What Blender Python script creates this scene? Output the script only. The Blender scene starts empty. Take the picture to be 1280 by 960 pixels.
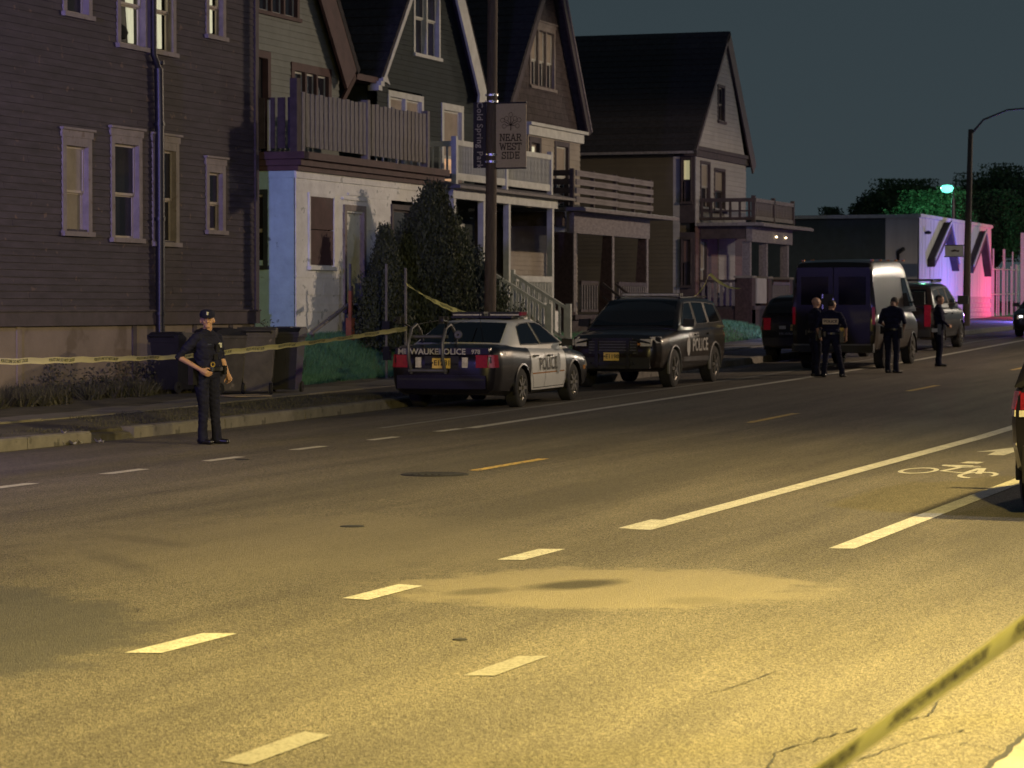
import bpy, bmesh, math, random
import numpy as np
from mathutils import Vector, Matrix
random.seed(7); rng = np.random.default_rng(7)
S = bpy.context.scene
COL = S.collection
PI = math.pi

# ------------------------------------------------------------------ camera
FPX = 3600.0; CAMH = 1.8
YAW = math.atan(1240/3600); PITCH = math.atan(95/FPX)
cd = bpy.data.cameras.new('camera'); cam = bpy.data.objects.new('camera', cd); COL.objects.link(cam)
cd.sensor_width = 36; cd.lens = 36*FPX/1280; cd.clip_start = .5; cd.clip_end = 3000
cam.location = (0, 0, CAMH)
cam.rotation_euler = (PI/2-PITCH, 0, YAW-PI/2)
cd.dof.use_dof = True; cd.dof.focus_distance = 26; cd.dof.aperture_fstop = 6.3
S.camera = cam

# ------------------------------------------------------------------ night sky
W = bpy.data.worlds.new('World'); S.world = W; W.use_nodes = True
nt = W.node_tree; bg = nt.nodes['Background']
tc = nt.nodes.new('ShaderNodeTexCoord'); sx = nt.nodes.new('ShaderNodeSeparateXYZ')
rp = nt.nodes.new('ShaderNodeValToRGB'); mr = nt.nodes.new('ShaderNodeMapRange')
nz = nt.nodes.new('ShaderNodeTexNoise'); nz.inputs['Scale'].default_value = 3
ad = nt.nodes.new('ShaderNodeMath'); ad.operation = 'MULTIPLY_ADD'; ad.inputs[1].default_value = .05
nt.links.new(tc.outputs['Generated'], nz.inputs['Vector'])
nt.links.new(tc.outputs['Generated'], sx.inputs[0])
nt.links.new(nz.outputs['Fac'], ad.inputs[0]); nt.links.new(sx.outputs['Z'], ad.inputs[2])
nt.links.new(ad.outputs[0], rp.inputs[0])
rp.color_ramp.elements[0].position = .0; rp.color_ramp.elements[0].color = (.0195, .027, .0305, 1)
rp.color_ramp.elements[1].position = .35; rp.color_ramp.elements[1].color = (.011, .0162, .0215, 1)
e = rp.color_ramp.elements.new(.16); e.color = (.0152, .0222, .0262, 1)
nt.links.new(rp.outputs[0], bg.inputs['Color']); bg.inputs['Strength'].default_value = .95
S.view_settings.view_transform = 'Standard'; S.view_settings.look = 'None'
S.view_settings.exposure = 1.15; S.view_settings.gamma = 1
S.render.engine = 'CYCLES'
S.cycles.use_denoising = True
S.cycles.sample_clamp_indirect = 4
S.cycles.max_bounces = 5

# ------------------------------------------------------------------ helpers
def ray(x, y):
    r = (x-640)/FPX; up = -(y-480)/FPX
    fy = math.cos(PITCH)+up*math.sin(PITCH); z = -math.sin(PITCH)+up*math.cos(PITCH)
    return fy*math.cos(YAW)+r*math.sin(YAW), fy*math.sin(YAW)-r*math.cos(YAW), z
def fp(x, y, v):            # point of a street-facing plane: (u, z)
    a = ray(x, y); t = v/a[1]; return a[0]*t, CAMH+a[2]*t
def fs(x, y, u):            # point of a side plane: (v, z)
    a = ray(x, y); t = u/a[0]; return a[1]*t, CAMH+a[2]*t
PR = [(-200,-.2),(-60,0),(20,0),(39,.08),(60,.32),(73,.5),(89,.8),(110,1.02),(140,1.3),(300,2.3),(1500,4)]
def prof(u):
    for (a, b), (c, d) in zip(PR, PR[1:]):
        if u <= c: return b+(d-b)*(u-a)/(c-a)
    return PR[-1][1]

class MB:
    def __init__(s): s.v = []; s.f = []; s.m = []; s.mi = 0
    def add(s, vs, fs_, mi=None):
        n = len(s.v); s.v += [tuple(p) for p in vs]; s.f += [tuple(i+n for i in f) for f in fs_]
        s.m += [s.mi if mi is None else mi]*len(fs_); return s
    def box(s, x0, x1, y0, y1, z0, z1):
        x0, x1 = sorted((x0, x1)); y0, y1 = sorted((y0, y1)); z0, z1 = sorted((z0, z1))
        return s.add([(x0,y0,z0),(x1,y0,z0),(x1,y1,z0),(x0,y1,z0),(x0,y0,z1),(x1,y0,z1),(x1,y1,z1),(x0,y1,z1)],
            [(0,3,2,1),(4,5,6,7),(0,1,5,4),(1,2,6,5),(2,3,7,6),(3,0,4,7)])
    def hexa(s, p):         # 8 points: bottom four ccw, top four
        return s.add(p, [(0,3,2,1),(4,5,6,7),(0,1,5,4),(1,2,6,5),(2,3,7,6),(3,0,4,7)])
    def prism(s, pts, off): # polygon (3-D pts) extruded by vector off
        n = len(pts); off = Vector(off); a = [Vector(p) for p in pts]
        return s.add(a+[p+off for p in a], [tuple(range(n)), tuple(range(2*n-1, n-1, -1))]+[(i, (i+1) % n+0, (i+1) % n+n, i+n)[::-1] for i in range(n)])
    def bar(s, p0, p1, w, h=None, up=(0,0,1)):
        p0 = Vector(p0); p1 = Vector(p1); d = (p1-p0).normalized(); up = Vector(up)
        if abs(d.dot(up)) > .95: up = Vector((1,0,0))
        a = d.cross(up).normalized()*w/2; b = a.cross(d).normalized()*(h or w)/2
        return s.hexa([p0-a-b, p0+a-b, p1+a-b, p1-a-b, p0-a+b, p0+a+b, p1+a+b, p1-a+b])
    def tube(s, pts, r, seg=8, cap=True):
        pts = [Vector(p) for p in pts]; rs = r if isinstance(r, (list, tuple)) else [r]*len(pts)
        vs = []; fs_ = []; a = None
        for i, p in enumerate(pts):
            d = (pts[min(i+1, len(pts)-1)]-pts[max(i-1, 0)]).normalized()
            if a is None: a = d.orthogonal().normalized()
            else: a = (a-d*a.dot(d)).normalized()
            b = d.cross(a)
            vs += [p+(a*math.cos(2*PI*k/seg)+b*math.sin(2*PI*k/seg))*rs[i] for k in range(seg)]
        for i in range(len(pts)-1):
            for k in range(seg):
                k2 = (k+1) % seg
                fs_.append((i*seg+k, i*seg+k2, (i+1)*seg+k2, (i+1)*seg+k))
        if cap: fs_ += [tuple(range(seg))[::-1], tuple(range((len(pts)-1)*seg, len(pts)*seg))]
        return s.add(vs, fs_)
    def lathe(s, pr, o=(0,0,0), axis='z', seg=24):   # profile (r, h)
        vs = []; fs_ = []; n = len(pr)
        for k in range(seg):
            c, q = math.cos(2*PI*k/seg), math.sin(2*PI*k/seg)
            for r, h in pr:
                p = (r*c, r*q, h) if axis == 'z' else ((r*c, h, r*q) if axis == 'y' else (h, r*c, r*q))
                vs.append((p[0]+o[0], p[1]+o[1], p[2]+o[2]))
        for k in range(seg):
            for i in range(n-1):
                fs_.append((k*n+i, ((k+1) % seg)*n+i, ((k+1) % seg)*n+i+1, k*n+i+1))
        return s.add(vs, fs_)
    def mesh(s, name, mats, smooth=None, o=(0,0,0)):
        me = bpy.data.meshes.new(name)
        me.from_pydata([(p[0]-o[0], p[1]-o[1], p[2]-o[2]) for p in s.v], [], s.f)
        for m in (mats if isinstance(mats, (list, tuple)) else [mats]): me.materials.append(m)
        me.polygons.foreach_set('material_index', s.m)
        bm = bmesh.new(); bm.from_mesh(me); bmesh.ops.recalc_face_normals(bm, faces=bm.faces); bm.to_mesh(me); bm.free()
        if smooth:
            me.polygons.foreach_set('use_smooth', [True]*len(me.polygons)); me.set_sharp_from_angle(angle=math.radians(smooth))
        me.update(); return me
    def build(s, name, mats, parent=None, smooth=None, o=None, **pr):
        oo = o if o is not None else (tuple(wloc(parent)) if parent else (0,0,0))
        ob = bpy.data.objects.new(name, s.mesh(name, mats, smooth, oo)); COL.objects.link(ob)
        if parent is not None: ob.parent = parent
        elif o is not None: ob.location = o
        for k, v in pr.items(): ob[k] = v
        return ob
def wloc(o):
    p = Vector((0,0,0))
    while o is not None: p += o.location; o = o.parent
    return p
def thing(name, label, cat, loc=(0,0,0), rz=0, group=None):
    o = bpy.data.objects.new(name, None); COL.objects.link(o); o.location = loc; o.rotation_euler = (0,0,rz)
    o.empty_display_size = .2; o['label'] = label; o['category'] = cat
    if group: o['group'] = group
    return o
def tag(o, label, cat, group=None):
    o['label'] = label; o['category'] = cat
    if group: o['group'] = group
    return o
def copy_tree(o, parent=None):
    c = o.copy(); COL.objects.link(c); c.parent = parent
    for ch in [q for q in o.children]: copy_tree(ch, c)
    return c
def piece(name, me, parent, loc=(0,0,0), sc=(1,1,1), rot=(0,0,0)):   # shared mesh, loc in parent's frame
    ob = bpy.data.objects.new(name, me); COL.objects.link(ob); ob.parent = parent
    ob.location = loc; ob.scale = sc; ob.rotation_euler = rot; return ob

def mat(name, col, rough=.8, metal=0, var=.25, scale=3, col2=None, bump=0, bscale=40, island=0, coat=0, emit=None, es=0, stretch=None, dirt=None, spec=.5):
    m = bpy.data.materials.new(name); m.use_nodes = True; t = m.node_tree; N = t.nodes; L = t.links
    b = N['Principled BSDF']; b.inputs['Roughness'].default_value = rough; b.inputs['Metallic'].default_value = metal
    b.inputs['Specular IOR Level'].default_value = spec
    if coat: b.inputs['Coat Weight'].default_value = coat; b.inputs['Coat Roughness'].default_value = .06
    tc = N.new('ShaderNodeTexCoord'); vec = tc.outputs['Object']
    if stretch:
        mp = N.new('ShaderNodeMapping'); mp.inputs['Scale'].default_value = stretch; L.new(vec, mp.inputs[0]); vec = mp.outputs[0]
    n = N.new('ShaderNodeTexNoise'); n.inputs['Scale'].default_value = scale; n.inputs['Detail'].default_value = 8; n.inputs['Roughness'].default_value = .65
    L.new(vec, n.inputs['Vector'])
    c1 = tuple(c*(1-var) for c in col); c2 = col2 or tuple(min(1, c*(1+var)) for c in col)
    r = N.new('ShaderNodeValToRGB'); r.color_ramp.elements[0].position = .35; r.color_ramp.elements[1].position = .65
    r.color_ramp.elements[0].color = (*c1, 1); r.color_ramp.elements[1].color = (*c2, 1)
    L.new(n.outputs['Fac'], r.inputs[0]); out = r.outputs[0]
    if island:
        g = N.new('ShaderNodeNewGeometry'); mr_ = N.new('ShaderNodeMapRange'); mr_.inputs[3].default_value = 1-island; mr_.inputs[4].default_value = 1+island
        L.new(g.outputs['Random Per Island'], mr_.inputs[0])
        mx = N.new('ShaderNodeVectorMath'); mx.operation = 'SCALE'; L.new(out, mx.inputs[0]); L.new(mr_.outputs[0], mx.inputs['Scale']); out = mx.outputs[0]
    if dirt:
        n2 = N.new('ShaderNodeTexNoise'); n2.inputs['Scale'].default_value = dirt[1]; n2.inputs['Detail'].default_value = 10; L.new(tc.outputs['Object'], n2.inputs['Vector'])
        r2 = N.new('ShaderNodeValToRGB'); r2.color_ramp.elements[0].position = dirt[2]; r2.color_ramp.elements[1].position = dirt[2]+.05; L.new(n2.outputs['Fac'], r2.inputs[0])
        mx = N.new('ShaderNodeMix'); mx.data_type = 'RGBA'; L.new(r2.outputs[0], mx.inputs[0]); L.new(out, mx.inputs[6]); mx.inputs[7].default_value = (*dirt[0], 1); out = mx.outputs[2]
    L.new(out, b.inputs['Base Color'])
    if bump:
        n3 = N.new('ShaderNodeTexNoise'); n3.inputs['Scale'].default_value = bscale; n3.inputs['Detail'].default_value = 5; L.new(vec, n3.inputs['Vector'])
        bp = N.new('ShaderNodeBump'); bp.inputs['Strength'].default_value = bump; bp.inputs['Distance'].default_value = .02
        L.new(n3.outputs['Fac'], bp.inputs['Height']); L.new(bp.outputs[0], b.inputs['Normal'])
    if emit: b.inputs['Emission Color'].default_value = (*emit, 1); b.inputs['Emission Strength'].default_value = es
    return m

M = {}
M['asphalt2'] = mat('asphalt_dark', (.05,.048,.045), .85, bump=.5, bscale=120)
M['paint_road'] = mat('road_paint', (.52,.5,.43), .7, var=.2, scale=7, dirt=((.2,.19,.16), 60, .56), bump=.2, bscale=150)
M['paint_yellow'] = mat('yellow_road_paint', (.55,.38,.1), .7, var=.2, scale=14, dirt=((.12,.11,.09), 16, .54))
M['paint_worn'] = mat('worn_road_paint', (.24,.23,.21), .7, var=.15, scale=60, dirt=((.13,.12,.11), 70, .53))
M['concrete'] = mat('concrete', (.2,.185,.165), .9, var=.22, scale=1.5, bump=.3, bscale=60, island=.08)
M['kerb'] = mat('kerb_concrete', (.15,.14,.13), .9, var=.25, scale=2.2, bump=.4, bscale=50, dirt=((.08,.075,.07), 3, .6))
M['dirt'] = mat('packed_dirt', (.075,.068,.055), .95, var=.4, scale=2, bump=.8, bscale=30)
M['siding_brown'] = mat('brown_wood_siding', (.043,.034,.044), .75, var=.35, scale=1.4, stretch=(1,1,6), island=.13, bump=.2, bscale=18, dirt=((.12,.08,.065), 5, .64))
M['brown_trim'] = mat('dark_brown_trim', (.055,.042,.048), .7, var=.3)
M['stucco'] = mat('tan_stucco', (.25,.205,.165), .9, var=.16, scale=.9, bump=.35, bscale=25, dirt=((.17,.135,.1), 1.1, .58))
M['beige_trim'] = mat('beige_painted_trim', (.22,.19,.175), .7, var=.18, scale=4, dirt=((.16,.12,.09), 9, .63))
M['sash'] = mat('cream_sash', (.42,.36,.3), .6, var=.1)
M['glass'] = mat('dark_window_glass', (.02,.02,.03), .12, var=.3, scale=1, spec=.35)
M['blind'] = mat('window_blind', (.32,.28,.24), .9, var=.12, scale=3)
M['curtain'] = mat('pale_curtain', (.55,.54,.45), .9, var=.12, scale=5, stretch=(6,6,1), emit=(.62,.6,.42), es=.32)
M['room'] = mat('lit_room_wall', (.6,.56,.4), .9, var=.05, emit=(.85,.78,.42), es=.9)
M['room_dim'] = mat('lamplit_drawn_blind', (.5,.42,.25), .9, var=.1, emit=(.42,.38,.2), es=.32)
M['room_orange'] = mat('lamplit_orange_curtain', (.5,.3,.15), .9, var=.2, emit=(.55,.32,.18), es=.35)
M['room_cool'] = mat('lit_door_glass', (.4,.45,.6), .6, var=.4, scale=4, emit=(.35,.42,.7), es=.4)
M['dark'] = mat('dark_void', (.012,.012,.016), .9, var=.2)
M['white_wall'] = mat('white_painted_boards', (.78,.8,.8), .75, var=.12, scale=2.5, bump=.5, bscale=12, dirt=((.45,.48,.48), 5, .64))
M['teal_wall'] = mat('cool_shaded_white_wall', (.36,.55,.6), .75, var=.1, scale=2.5, bump=.4, bscale=14, dirt=((.13,.2,.22), 4, .66))  # shaded side of the white house, cool light put into the colour
M['grey_siding'] = mat('pale_grey_siding', (.2,.22,.21), .75, var=.1, scale=2, island=.05)
M['maroon'] = mat('maroon_trim', (.075,.04,.042), .7, var=.25)
M['wood_grey'] = mat('weathered_grey_wood', (.2,.19,.195), .85, var=.3, scale=5, stretch=(4,4,1), bump=.3)
M['wood_dark'] = mat('dark_stained_wood', (.055,.042,.045), .8, var=.3, scale=5)
M['dark_green'] = mat('dark_green_siding', (.02,.03,.032), .8, var=.2, scale=2, island=.1)
M['white_trim'] = mat('white_trim', (.5,.52,.5), .65, var=.14, scale=4)
M['roof'] = mat('dark_asphalt_shingles', (.03,.027,.03), .9, var=.35, scale=9, bump=.6, bscale=30, island=.2)
M['shingle_brown'] = mat('brown_wood_shingles', (.06,.048,.05), .85, var=.3, scale=6, island=.15)
M['cream_siding'] = mat('cream_siding', (.3,.27,.23), .75, var=.1, scale=2, island=.05)
M['tan_siding'] = mat('tan_siding', (.105,.09,.062), .8, var=.12, scale=1, island=.05)
M['light_siding'] = mat('light_grey_siding', (.36,.35,.35), .75, var=.1, scale=2, island=.06)
M['brick_dark'] = mat('dark_brick', (.05,.03,.032), .85, var=.35, scale=12, bump=.4)
M['slat_pink'] = mat('pale_weathered_slat', (.17,.155,.165), .8, var=.3, scale=4, stretch=(1,4,4))
M['metal_grey'] = mat('grey_metal', (.13,.13,.14), .5, metal=.5, var=.15)
M['metal_bright'] = mat('bright_metal', (.6,.6,.62), .25, metal=1, var=.1)
M['pole_wood'] = mat('brown_lamp_pole', (.1,.075,.06), .75, var=.3, scale=5, stretch=(6,6,.6), bump=.3)
M['black_metal'] = mat('black_metal', (.02,.02,.022), .4, metal=.3, var=.2)
M['sign_tan'] = mat('tan_banner', (.46,.38,.29), .7, var=.08, scale=30)
M['sign_dark'] = mat('navy_banner', (.02,.018,.03), .6, var=.2)
M['ink'] = mat('brown_print', (.045,.03,.025), .8, var=.1)
M['ink_pale'] = mat('pale_print', (.42,.38,.35), .8, var=.1)
M['car_black'] = mat('black_car_paint', (.007,.006,.009), .3, var=.1, coat=.35, spec=.35)
M['car_brown'] = mat('dark_car_paint', (.014,.009,.007), .3, var=.1, coat=.4, spec=.35)
M['car_white'] = mat('white_car_paint', (.88,.87,.84), .35, var=.04, coat=.4)
M['car_glass'] = mat('tinted_car_glass', (.006,.006,.008), .08, var=.1, spec=.35)
M['rubber'] = mat('tyre_rubber', (.015,.015,.016), .85, var=.2)
M['steel'] = mat('steel_wheel', (.22,.21,.2), .35, metal=.8, var=.2, scale=20)
M['plastic'] = mat('black_plastic', (.014,.014,.016), .55, var=.2)
M['red_lens'] = mat('red_tail_lens', (.16,.006,.012), .15, var=.3, scale=20, coat=.5, emit=(.5,.01,.03), es=.03)
M['clear_lens'] = mat('clear_lens', (.55,.52,.48), .12, var=.2, scale=15, coat=.5)
M['amber_lens'] = mat('amber_lens', (.5,.2,.03), .2, var=.2)
M['plate'] = mat('yellow_plate', (.72,.5,.12), .5, var=.08)
M['white_print'] = mat('reflective_white_print', (.42,.41,.4), .5, var=.08)
M['black_print'] = mat('black_print', (.01,.01,.012), .6, var=.1)
M['emblem'] = mat('silver_emblem', (.35,.36,.36), .4, var=.4, scale=25)
M['headlight'] = mat('lit_lamp_lens', (.8,.85,.9), .2, emit=(.7,.85,1), es=5)
M['uniform'] = mat('navy_uniform_cloth', (.009,.010,.028), .9, var=.3, scale=9, bump=.5, bscale=14, spec=.2)
M['trouser'] = mat('navy_trousers', (.008,.009,.024), .9, var=.3, scale=9, bump=.5, bscale=12, spec=.2)
M['skin'] = mat('skin', (.34,.2,.14), .6, var=.12, scale=12)
M['skin_dark'] = mat('darker_skin', (.2,.11,.075), .6, var=.12, scale=12)
M['hair'] = mat('dark_hair', (.018,.013,.012), .7, var=.3)
M['boot'] = mat('black_leather', (.01,.01,.011), .35, var=.2)
M['patch'] = mat('tan_patch', (.5,.4,.27), .8, var=.08)
M['brass'] = mat('brass_buckle', (.7,.5,.12), .3, metal=.7)
M['bin_brown'] = mat('brown_bin_plastic', (.09,.08,.072), .6, var=.25, scale=4, dirt=((.22,.19,.16), 7, .66))
M['bin_dark'] = mat('black_bin_plastic', (.016,.016,.022), .5, var=.25, scale=4)
M['card'] = mat('flattened_cardboard', (.42,.34,.24), .9, var=.15)
M['tape'] = mat('yellow_barricade_tape', (.5,.47,.16), .45, var=.1, scale=8)
M['tape_print'] = mat('tape_print', (.03,.035,.02), .6, var=.1)
M['lamp_green'] = mat('lit_mercury_lamp', (.5,1,.8), .3, emit=(.12,.9,.62), es=1.3)
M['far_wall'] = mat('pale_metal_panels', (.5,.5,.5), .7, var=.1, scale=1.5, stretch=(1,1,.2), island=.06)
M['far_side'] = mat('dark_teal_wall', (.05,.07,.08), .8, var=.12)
M['block'] = mat('painted_block', (.42,.38,.38), .85, var=.15, scale=3, island=.08)
M['red_siding'] = mat('reddish_siding', (.15,.09,.08), .75, var=.15, scale=2, island=.1)
M['fence_white'] = mat('white_metal_fence', (.6,.6,.62), .5, var=.1)
M['orange_sign'] = mat('orange_lit_sign', (.8,.3,.08), .5, emit=(1,.35,.1), es=.45)
M['rust'] = mat('rust_post', (.3,.1,.06), .8, var=.3)
M['litter'] = mat('paper_litter', (.5,.48,.45), .9, var=.2)
M['bark'] = mat('bark', (.05,.04,.03), .9, var=.3)

_t = M['tape'].node_tree; _b = _t.nodes['Principled BSDF']; _tr = _t.nodes.new('ShaderNodeBsdfTranslucent'); _mx = _t.nodes.new('ShaderNodeMixShader')
_tr.inputs['Color'].default_value = (.85, .85, .34, 1); _mx.inputs[0].default_value = .55
_t.links.new(_b.outputs[0], _mx.inputs[1]); _t.links.new(_tr.outputs[0], _mx.inputs[2]); _t.links.new(_mx.outputs[0], _t.nodes['Material Output'].inputs['Surface'])
def leafmat(name, c, c2, r=.7):
    m = mat(name, c, r, var=.3); t = m.node_tree; N = t.nodes; L = t.links; b = N['Principled BSDF']
    g = N.new('ShaderNodeNewGeometry'); rr = N.new('ShaderNodeValToRGB')
    rr.color_ramp.elements[0].color = (*c, 1); rr.color_ramp.elements[1].color = (*c2, 1)
    L.new(g.outputs['Random Per Island'], rr.inputs[0]); L.new(rr.outputs[0], b.inputs['Base Color'])
    return m
M['conifer'] = leafmat('conifer_foliage', (.026,.038,.024), (.075,.092,.05))
M['leaf'] = leafmat('tree_leaves', (.02,.035,.018), (.06,.085,.04))
M['grass'] = leafmat('grass_blades', (.06,.17,.11), (.15,.36,.22))
M['weed'] = leafmat('weed_leaves', (.025,.03,.018), (.1,.09,.06))

# ---- road asphalt with aggregate, patches and stains (world metres)
def asphalt():
    m = bpy.data.materials.new('road_asphalt'); m.use_nodes = True; t = m.node_tree; N = t.nodes; L = t.links; b = N['Principled BSDF']
    tc = N.new('ShaderNodeTexCoord'); V = tc.outputs['Object']
    def noise(sc, det=6, stretch=None, rough=.6):
        v = V
        if stretch:
            mp = N.new('ShaderNodeMapping'); mp.inputs['Scale'].default_value = stretch; L.new(V, mp.inputs[0]); v = mp.outputs[0]
        n = N.new('ShaderNodeTexNoise'); n.inputs['Scale'].default_value = sc; n.inputs['Detail'].default_value = det; n.inputs['Roughness'].default_value = rough
        L.new(v, n.inputs['Vector']); return n.outputs['Fac']
    def ramp(f, p0, c0, p1, c1):
        r = N.new('ShaderNodeValToRGB'); r.color_ramp.elements[0].position = p0; r.color_ramp.elements[1].position = p1
        r.color_ramp.elements[0].color = (*c0, 1) if len(c0) == 3 else c0; r.color_ramp.elements[1].color = (*c1, 1); L.new(f, r.inputs[0]); return r.outputs[0]
    def mix(f, a, c, mode='MIX'):
        x = N.new('ShaderNodeMix'); x.data_type = 'RGBA'; x.blend_type = mode
        if isinstance(f, float): x.inputs[0].default_value = f
        else: L.new(f, x.inputs[0])
        L.new(a, x.inputs[6])
        if isinstance(c, tuple): x.inputs[7].default_value = (*c, 1)
        else: L.new(c, x.inputs[7])
        return x.outputs[2]
    c = ramp(noise(.35, 8, (.35,1,1)), .3, (.088,.081,.071), .7, (.128,.119,.103))
    c = mix(1.0, c, ramp(noise(1.1, 6, (.12,1.6,1)), .35, (.76,.76,.79), .68, (1.14,1.13,1.10)), 'MULTIPLY')
    # aggregate
    vo = N.new('ShaderNodeTexVoronoi'); vo.inputs['Scale'].default_value = 120; L.new(V, vo.inputs['Vector'])
    sp = N.new('ShaderNodeSeparateColor'); L.new(vo.outputs['Color'], sp.inputs[0])
    c = mix(1.0, c, ramp(sp.outputs[0], .1, (.38,.37,.36), .98, (2.1,2.02,1.9)), 'MULTIPLY')
    c = mix(1.0, c, ramp(noise(45, 4), .3, (.75,.75,.75), .7, (1.25,1.25,1.25)), 'MULTIPLY')
    nd = noise(1.9, 8, rough=.7)
    def ell(cx, cy, rx, ry, rot=0, soft=.25, amp=.8):
        mp = N.new('ShaderNodeMapping'); mp.vector_type = 'TEXTURE'
        mp.inputs['Location'].default_value = (cx, cy, 0); mp.inputs['Rotation'].default_value = (0,0,rot); mp.inputs['Scale'].default_value = (rx, ry, 50)
        L.new(V, mp.inputs[0]); le = N.new('ShaderNodeVectorMath'); le.operation = 'LENGTH'; L.new(mp.outputs[0], le.inputs[0])
        a = N.new('ShaderNodeMath'); a.operation = 'MULTIPLY_ADD'; L.new(nd, a.inputs[0]); a.inputs[1].default_value = amp; L.new(le.outputs['Value'], a.inputs[2])
        mr_ = N.new('ShaderNodeMapRange'); mr_.inputs[1].default_value = 1+amp/2+soft; mr_.inputs[2].default_value = 1+amp/2-soft; L.new(a.outputs[0], mr_.inputs[0])
        return mr_.outputs[0]
    def fac(f, k):
        q = N.new('ShaderNodeMath'); q.operation = 'MULTIPLY'; q.inputs[1].default_value = k; L.new(f, q.inputs[0]); return q.outputs[0]
    for e_, k, colr in PATCHES:
        c = mix(fac(ell(*e_), k), c, colr)
    L.new(c, b.inputs['Base Color']); b.inputs['Roughness'].default_value = .82
    b.inputs['Specular IOR Level'].default_value = .3
    vb = N.new('ShaderNodeBump'); vb.inputs['Strength'].default_value = .9; vb.inputs['Distance'].default_value = .006
    L.new(vo.outputs['Distance'], vb.inputs['Height']); L.new(vb.outputs[0], b.inputs['Normal'])
    return m
PATCHES = [
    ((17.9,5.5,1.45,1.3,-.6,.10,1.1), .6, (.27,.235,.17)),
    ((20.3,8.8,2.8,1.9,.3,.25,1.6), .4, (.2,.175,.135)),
    ((14.0,8.9,2.9,1.75,.5,.08,.8), .7, (.052,.052,.056)),
    ((18.0,5.75,.42,.2,-.35,.35,1.0), .85, (.028,.026,.023)),
    ((17.3,6.2,.28,.15,-.3,.35,.6), .5, (.035,.033,.03)),
    ((17.3,4.75,.25,.18,-.3,.35,.8), .3, (.05,.045,.035)),
    ((20.1,9.9,.6,.16,.9,.5,.9), .3, (.035,.03,.03)),
    ((18.4,9.3,.9,.12,.7,.5,.9), .3, (.035,.033,.035)),
    ((29,10.9,5,.5,.02,.5,.8), .35, (.06,.056,.05)),
    ((27,8.4,8,.45,.05,.5,.9), .35, (.065,.06,.052)),
    ((25,3.9,5,.35,.08,.5,.9), .3, (.065,.06,.052)),
]
M['asphalt'] = asphalt()

# ------------------------------------------------------------------ lamps
def point(name, loc, col, power, r=.25, spot=None, aim=None, blend=.6):
    l = bpy.data.lights.new(name, 'SPOT' if spot else 'POINT'); l.color = col; l.energy = power; l.shadow_soft_size = r
    if spot: l.spot_size = math.radians(spot); l.spot_blend = blend
    o = bpy.data.objects.new(name, l); COL.objects.link(o); o.location = loc
    if aim is not None: o.rotation_euler = (Vector(aim)-Vector(loc)).to_track_quat('-Z', 'Y').to_euler()
    return o
point('street_or_fill_light', (13.2,.2,5.9), (1,.76,.22), 4900, .2, spot=168, aim=(13.4,2.7,0), blend=.25)      # amber lamp by the near kerb
point('street_or_fill_light', (28,-.5,8.2), (1,.74,.24), 4000, .25, spot=140, aim=(26,4,0), blend=.6)           # next amber lamp
point('street_or_fill_light', (72,-.6,8.8), (1,.74,.50), 4200, .25, spot=166, aim=(71.7,1,0), blend=.06)        # same lamp type further up the street
point('street_or_fill_light', (24,-6,9.5), (.66,.68,1), 1500, .3)                                  # cool fill added out of view on the near side, tints house fronts
point('street_or_fill_light', (121,2,9), (1,.86,.68), 2800, .3)                                     # warm-white fill added out of view, brightens the low building
point('beacon_or_fill_light', (20,18.5,6), (.33,.28,1), 6500, .4, spot=36, aim=(40,25,5.5), blend=1)                      # violet fill added off the left edge, tints the brown house wall
point('beacon_or_fill_light', (26,20.5,3.5), (.32,.25,1), 420, .4)  # second added violet fill, for the ground and wall at the left
point('cool_fill_light', (40,31,8.0), (.38,.72,1), 1400, .5)  # added cool fill for the side wall of the white house
point('beacon_or_fill_light', (119,18.6,1.9), (.22,.16,1), 420, .12)
point('beacon_or_fill_light', (129.6,19.6,2.2), (1,.04,.24), 260, .12)
point('beacon_or_fill_light', (84,19.9,2.3), (.45,.5,1), 50, .12)

# ------------------------------------------------------------------ ground
def ss(a, b, x):
    t = max(0, min(1, (x-a)/(b-a))); return t*t*(3-2*t)
def rise(u): return .02+.78*ss(47.5, 52, u)-.33*ss(60, 64, u)-.25*ss(84, 90, u)-.2*ss(97, 106, u)
def gz(u, v):
    p = prof(u)
    if v < 1.5: return p+.09
    if v < 17.8: return p-.0009*(v-10)**2
    if v < 20.9: return p+.085+.033*(v-17.8)
    return p+.18+rise(u)*ss(20.9, 22.4, v)
def sheet(us, vs, fz, dz=0):
    mb = MB(); n = len(vs)
    mb.v = [(u, v, fz(u, v)+dz) for u in us for v in vs]
    mb.f = [(i*n+j, (i+1)*n+j, (i+1)*n+j+1, i*n+j+1) for i in range(len(us)-1) for j in range(n-1)]
    mb.m = [0]*len(mb.f); return mb
US = [-60,-30,-10]+[i for i in range(0, 150, 2)]+[150,170,200,250,300,450,700,1500]
road = sheet(US, [1.95+(17.8-1.95)*i/16 for i in range(17)], lambda u, v: gz(u, min(v, 17.799))).build('road', M['asphalt'], smooth=30, kind='structure')
sheet(US, [17.98, 17.99, 18.4, 19.0, 19.5], lambda u, v: gz(u, v)-(.4 if v < 17.985 else 0), 0).build('terrace_strip', M['dirt'], smooth=30, kind='structure')
ground = sheet(US, [19.5,20.2,20.9,21.2,21.5,21.8,22.1,22.4,23,26,32,50,100,300,900], lambda u, v: gz(u, v)-.01).build('ground', M['dirt'], smooth=30, kind='structure')
gut = sheet(US, [1.5, 1.72, 1.95], lambda u, v: prof(u)-.06+.004).build('gutter', M['concrete'], kind='structure')
sheet(US, [-900,-100,-20,-2.5,1.3], lambda u, v: prof(u)+.085).build('near_pavement', M['concrete'], kind='structure')

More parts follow.
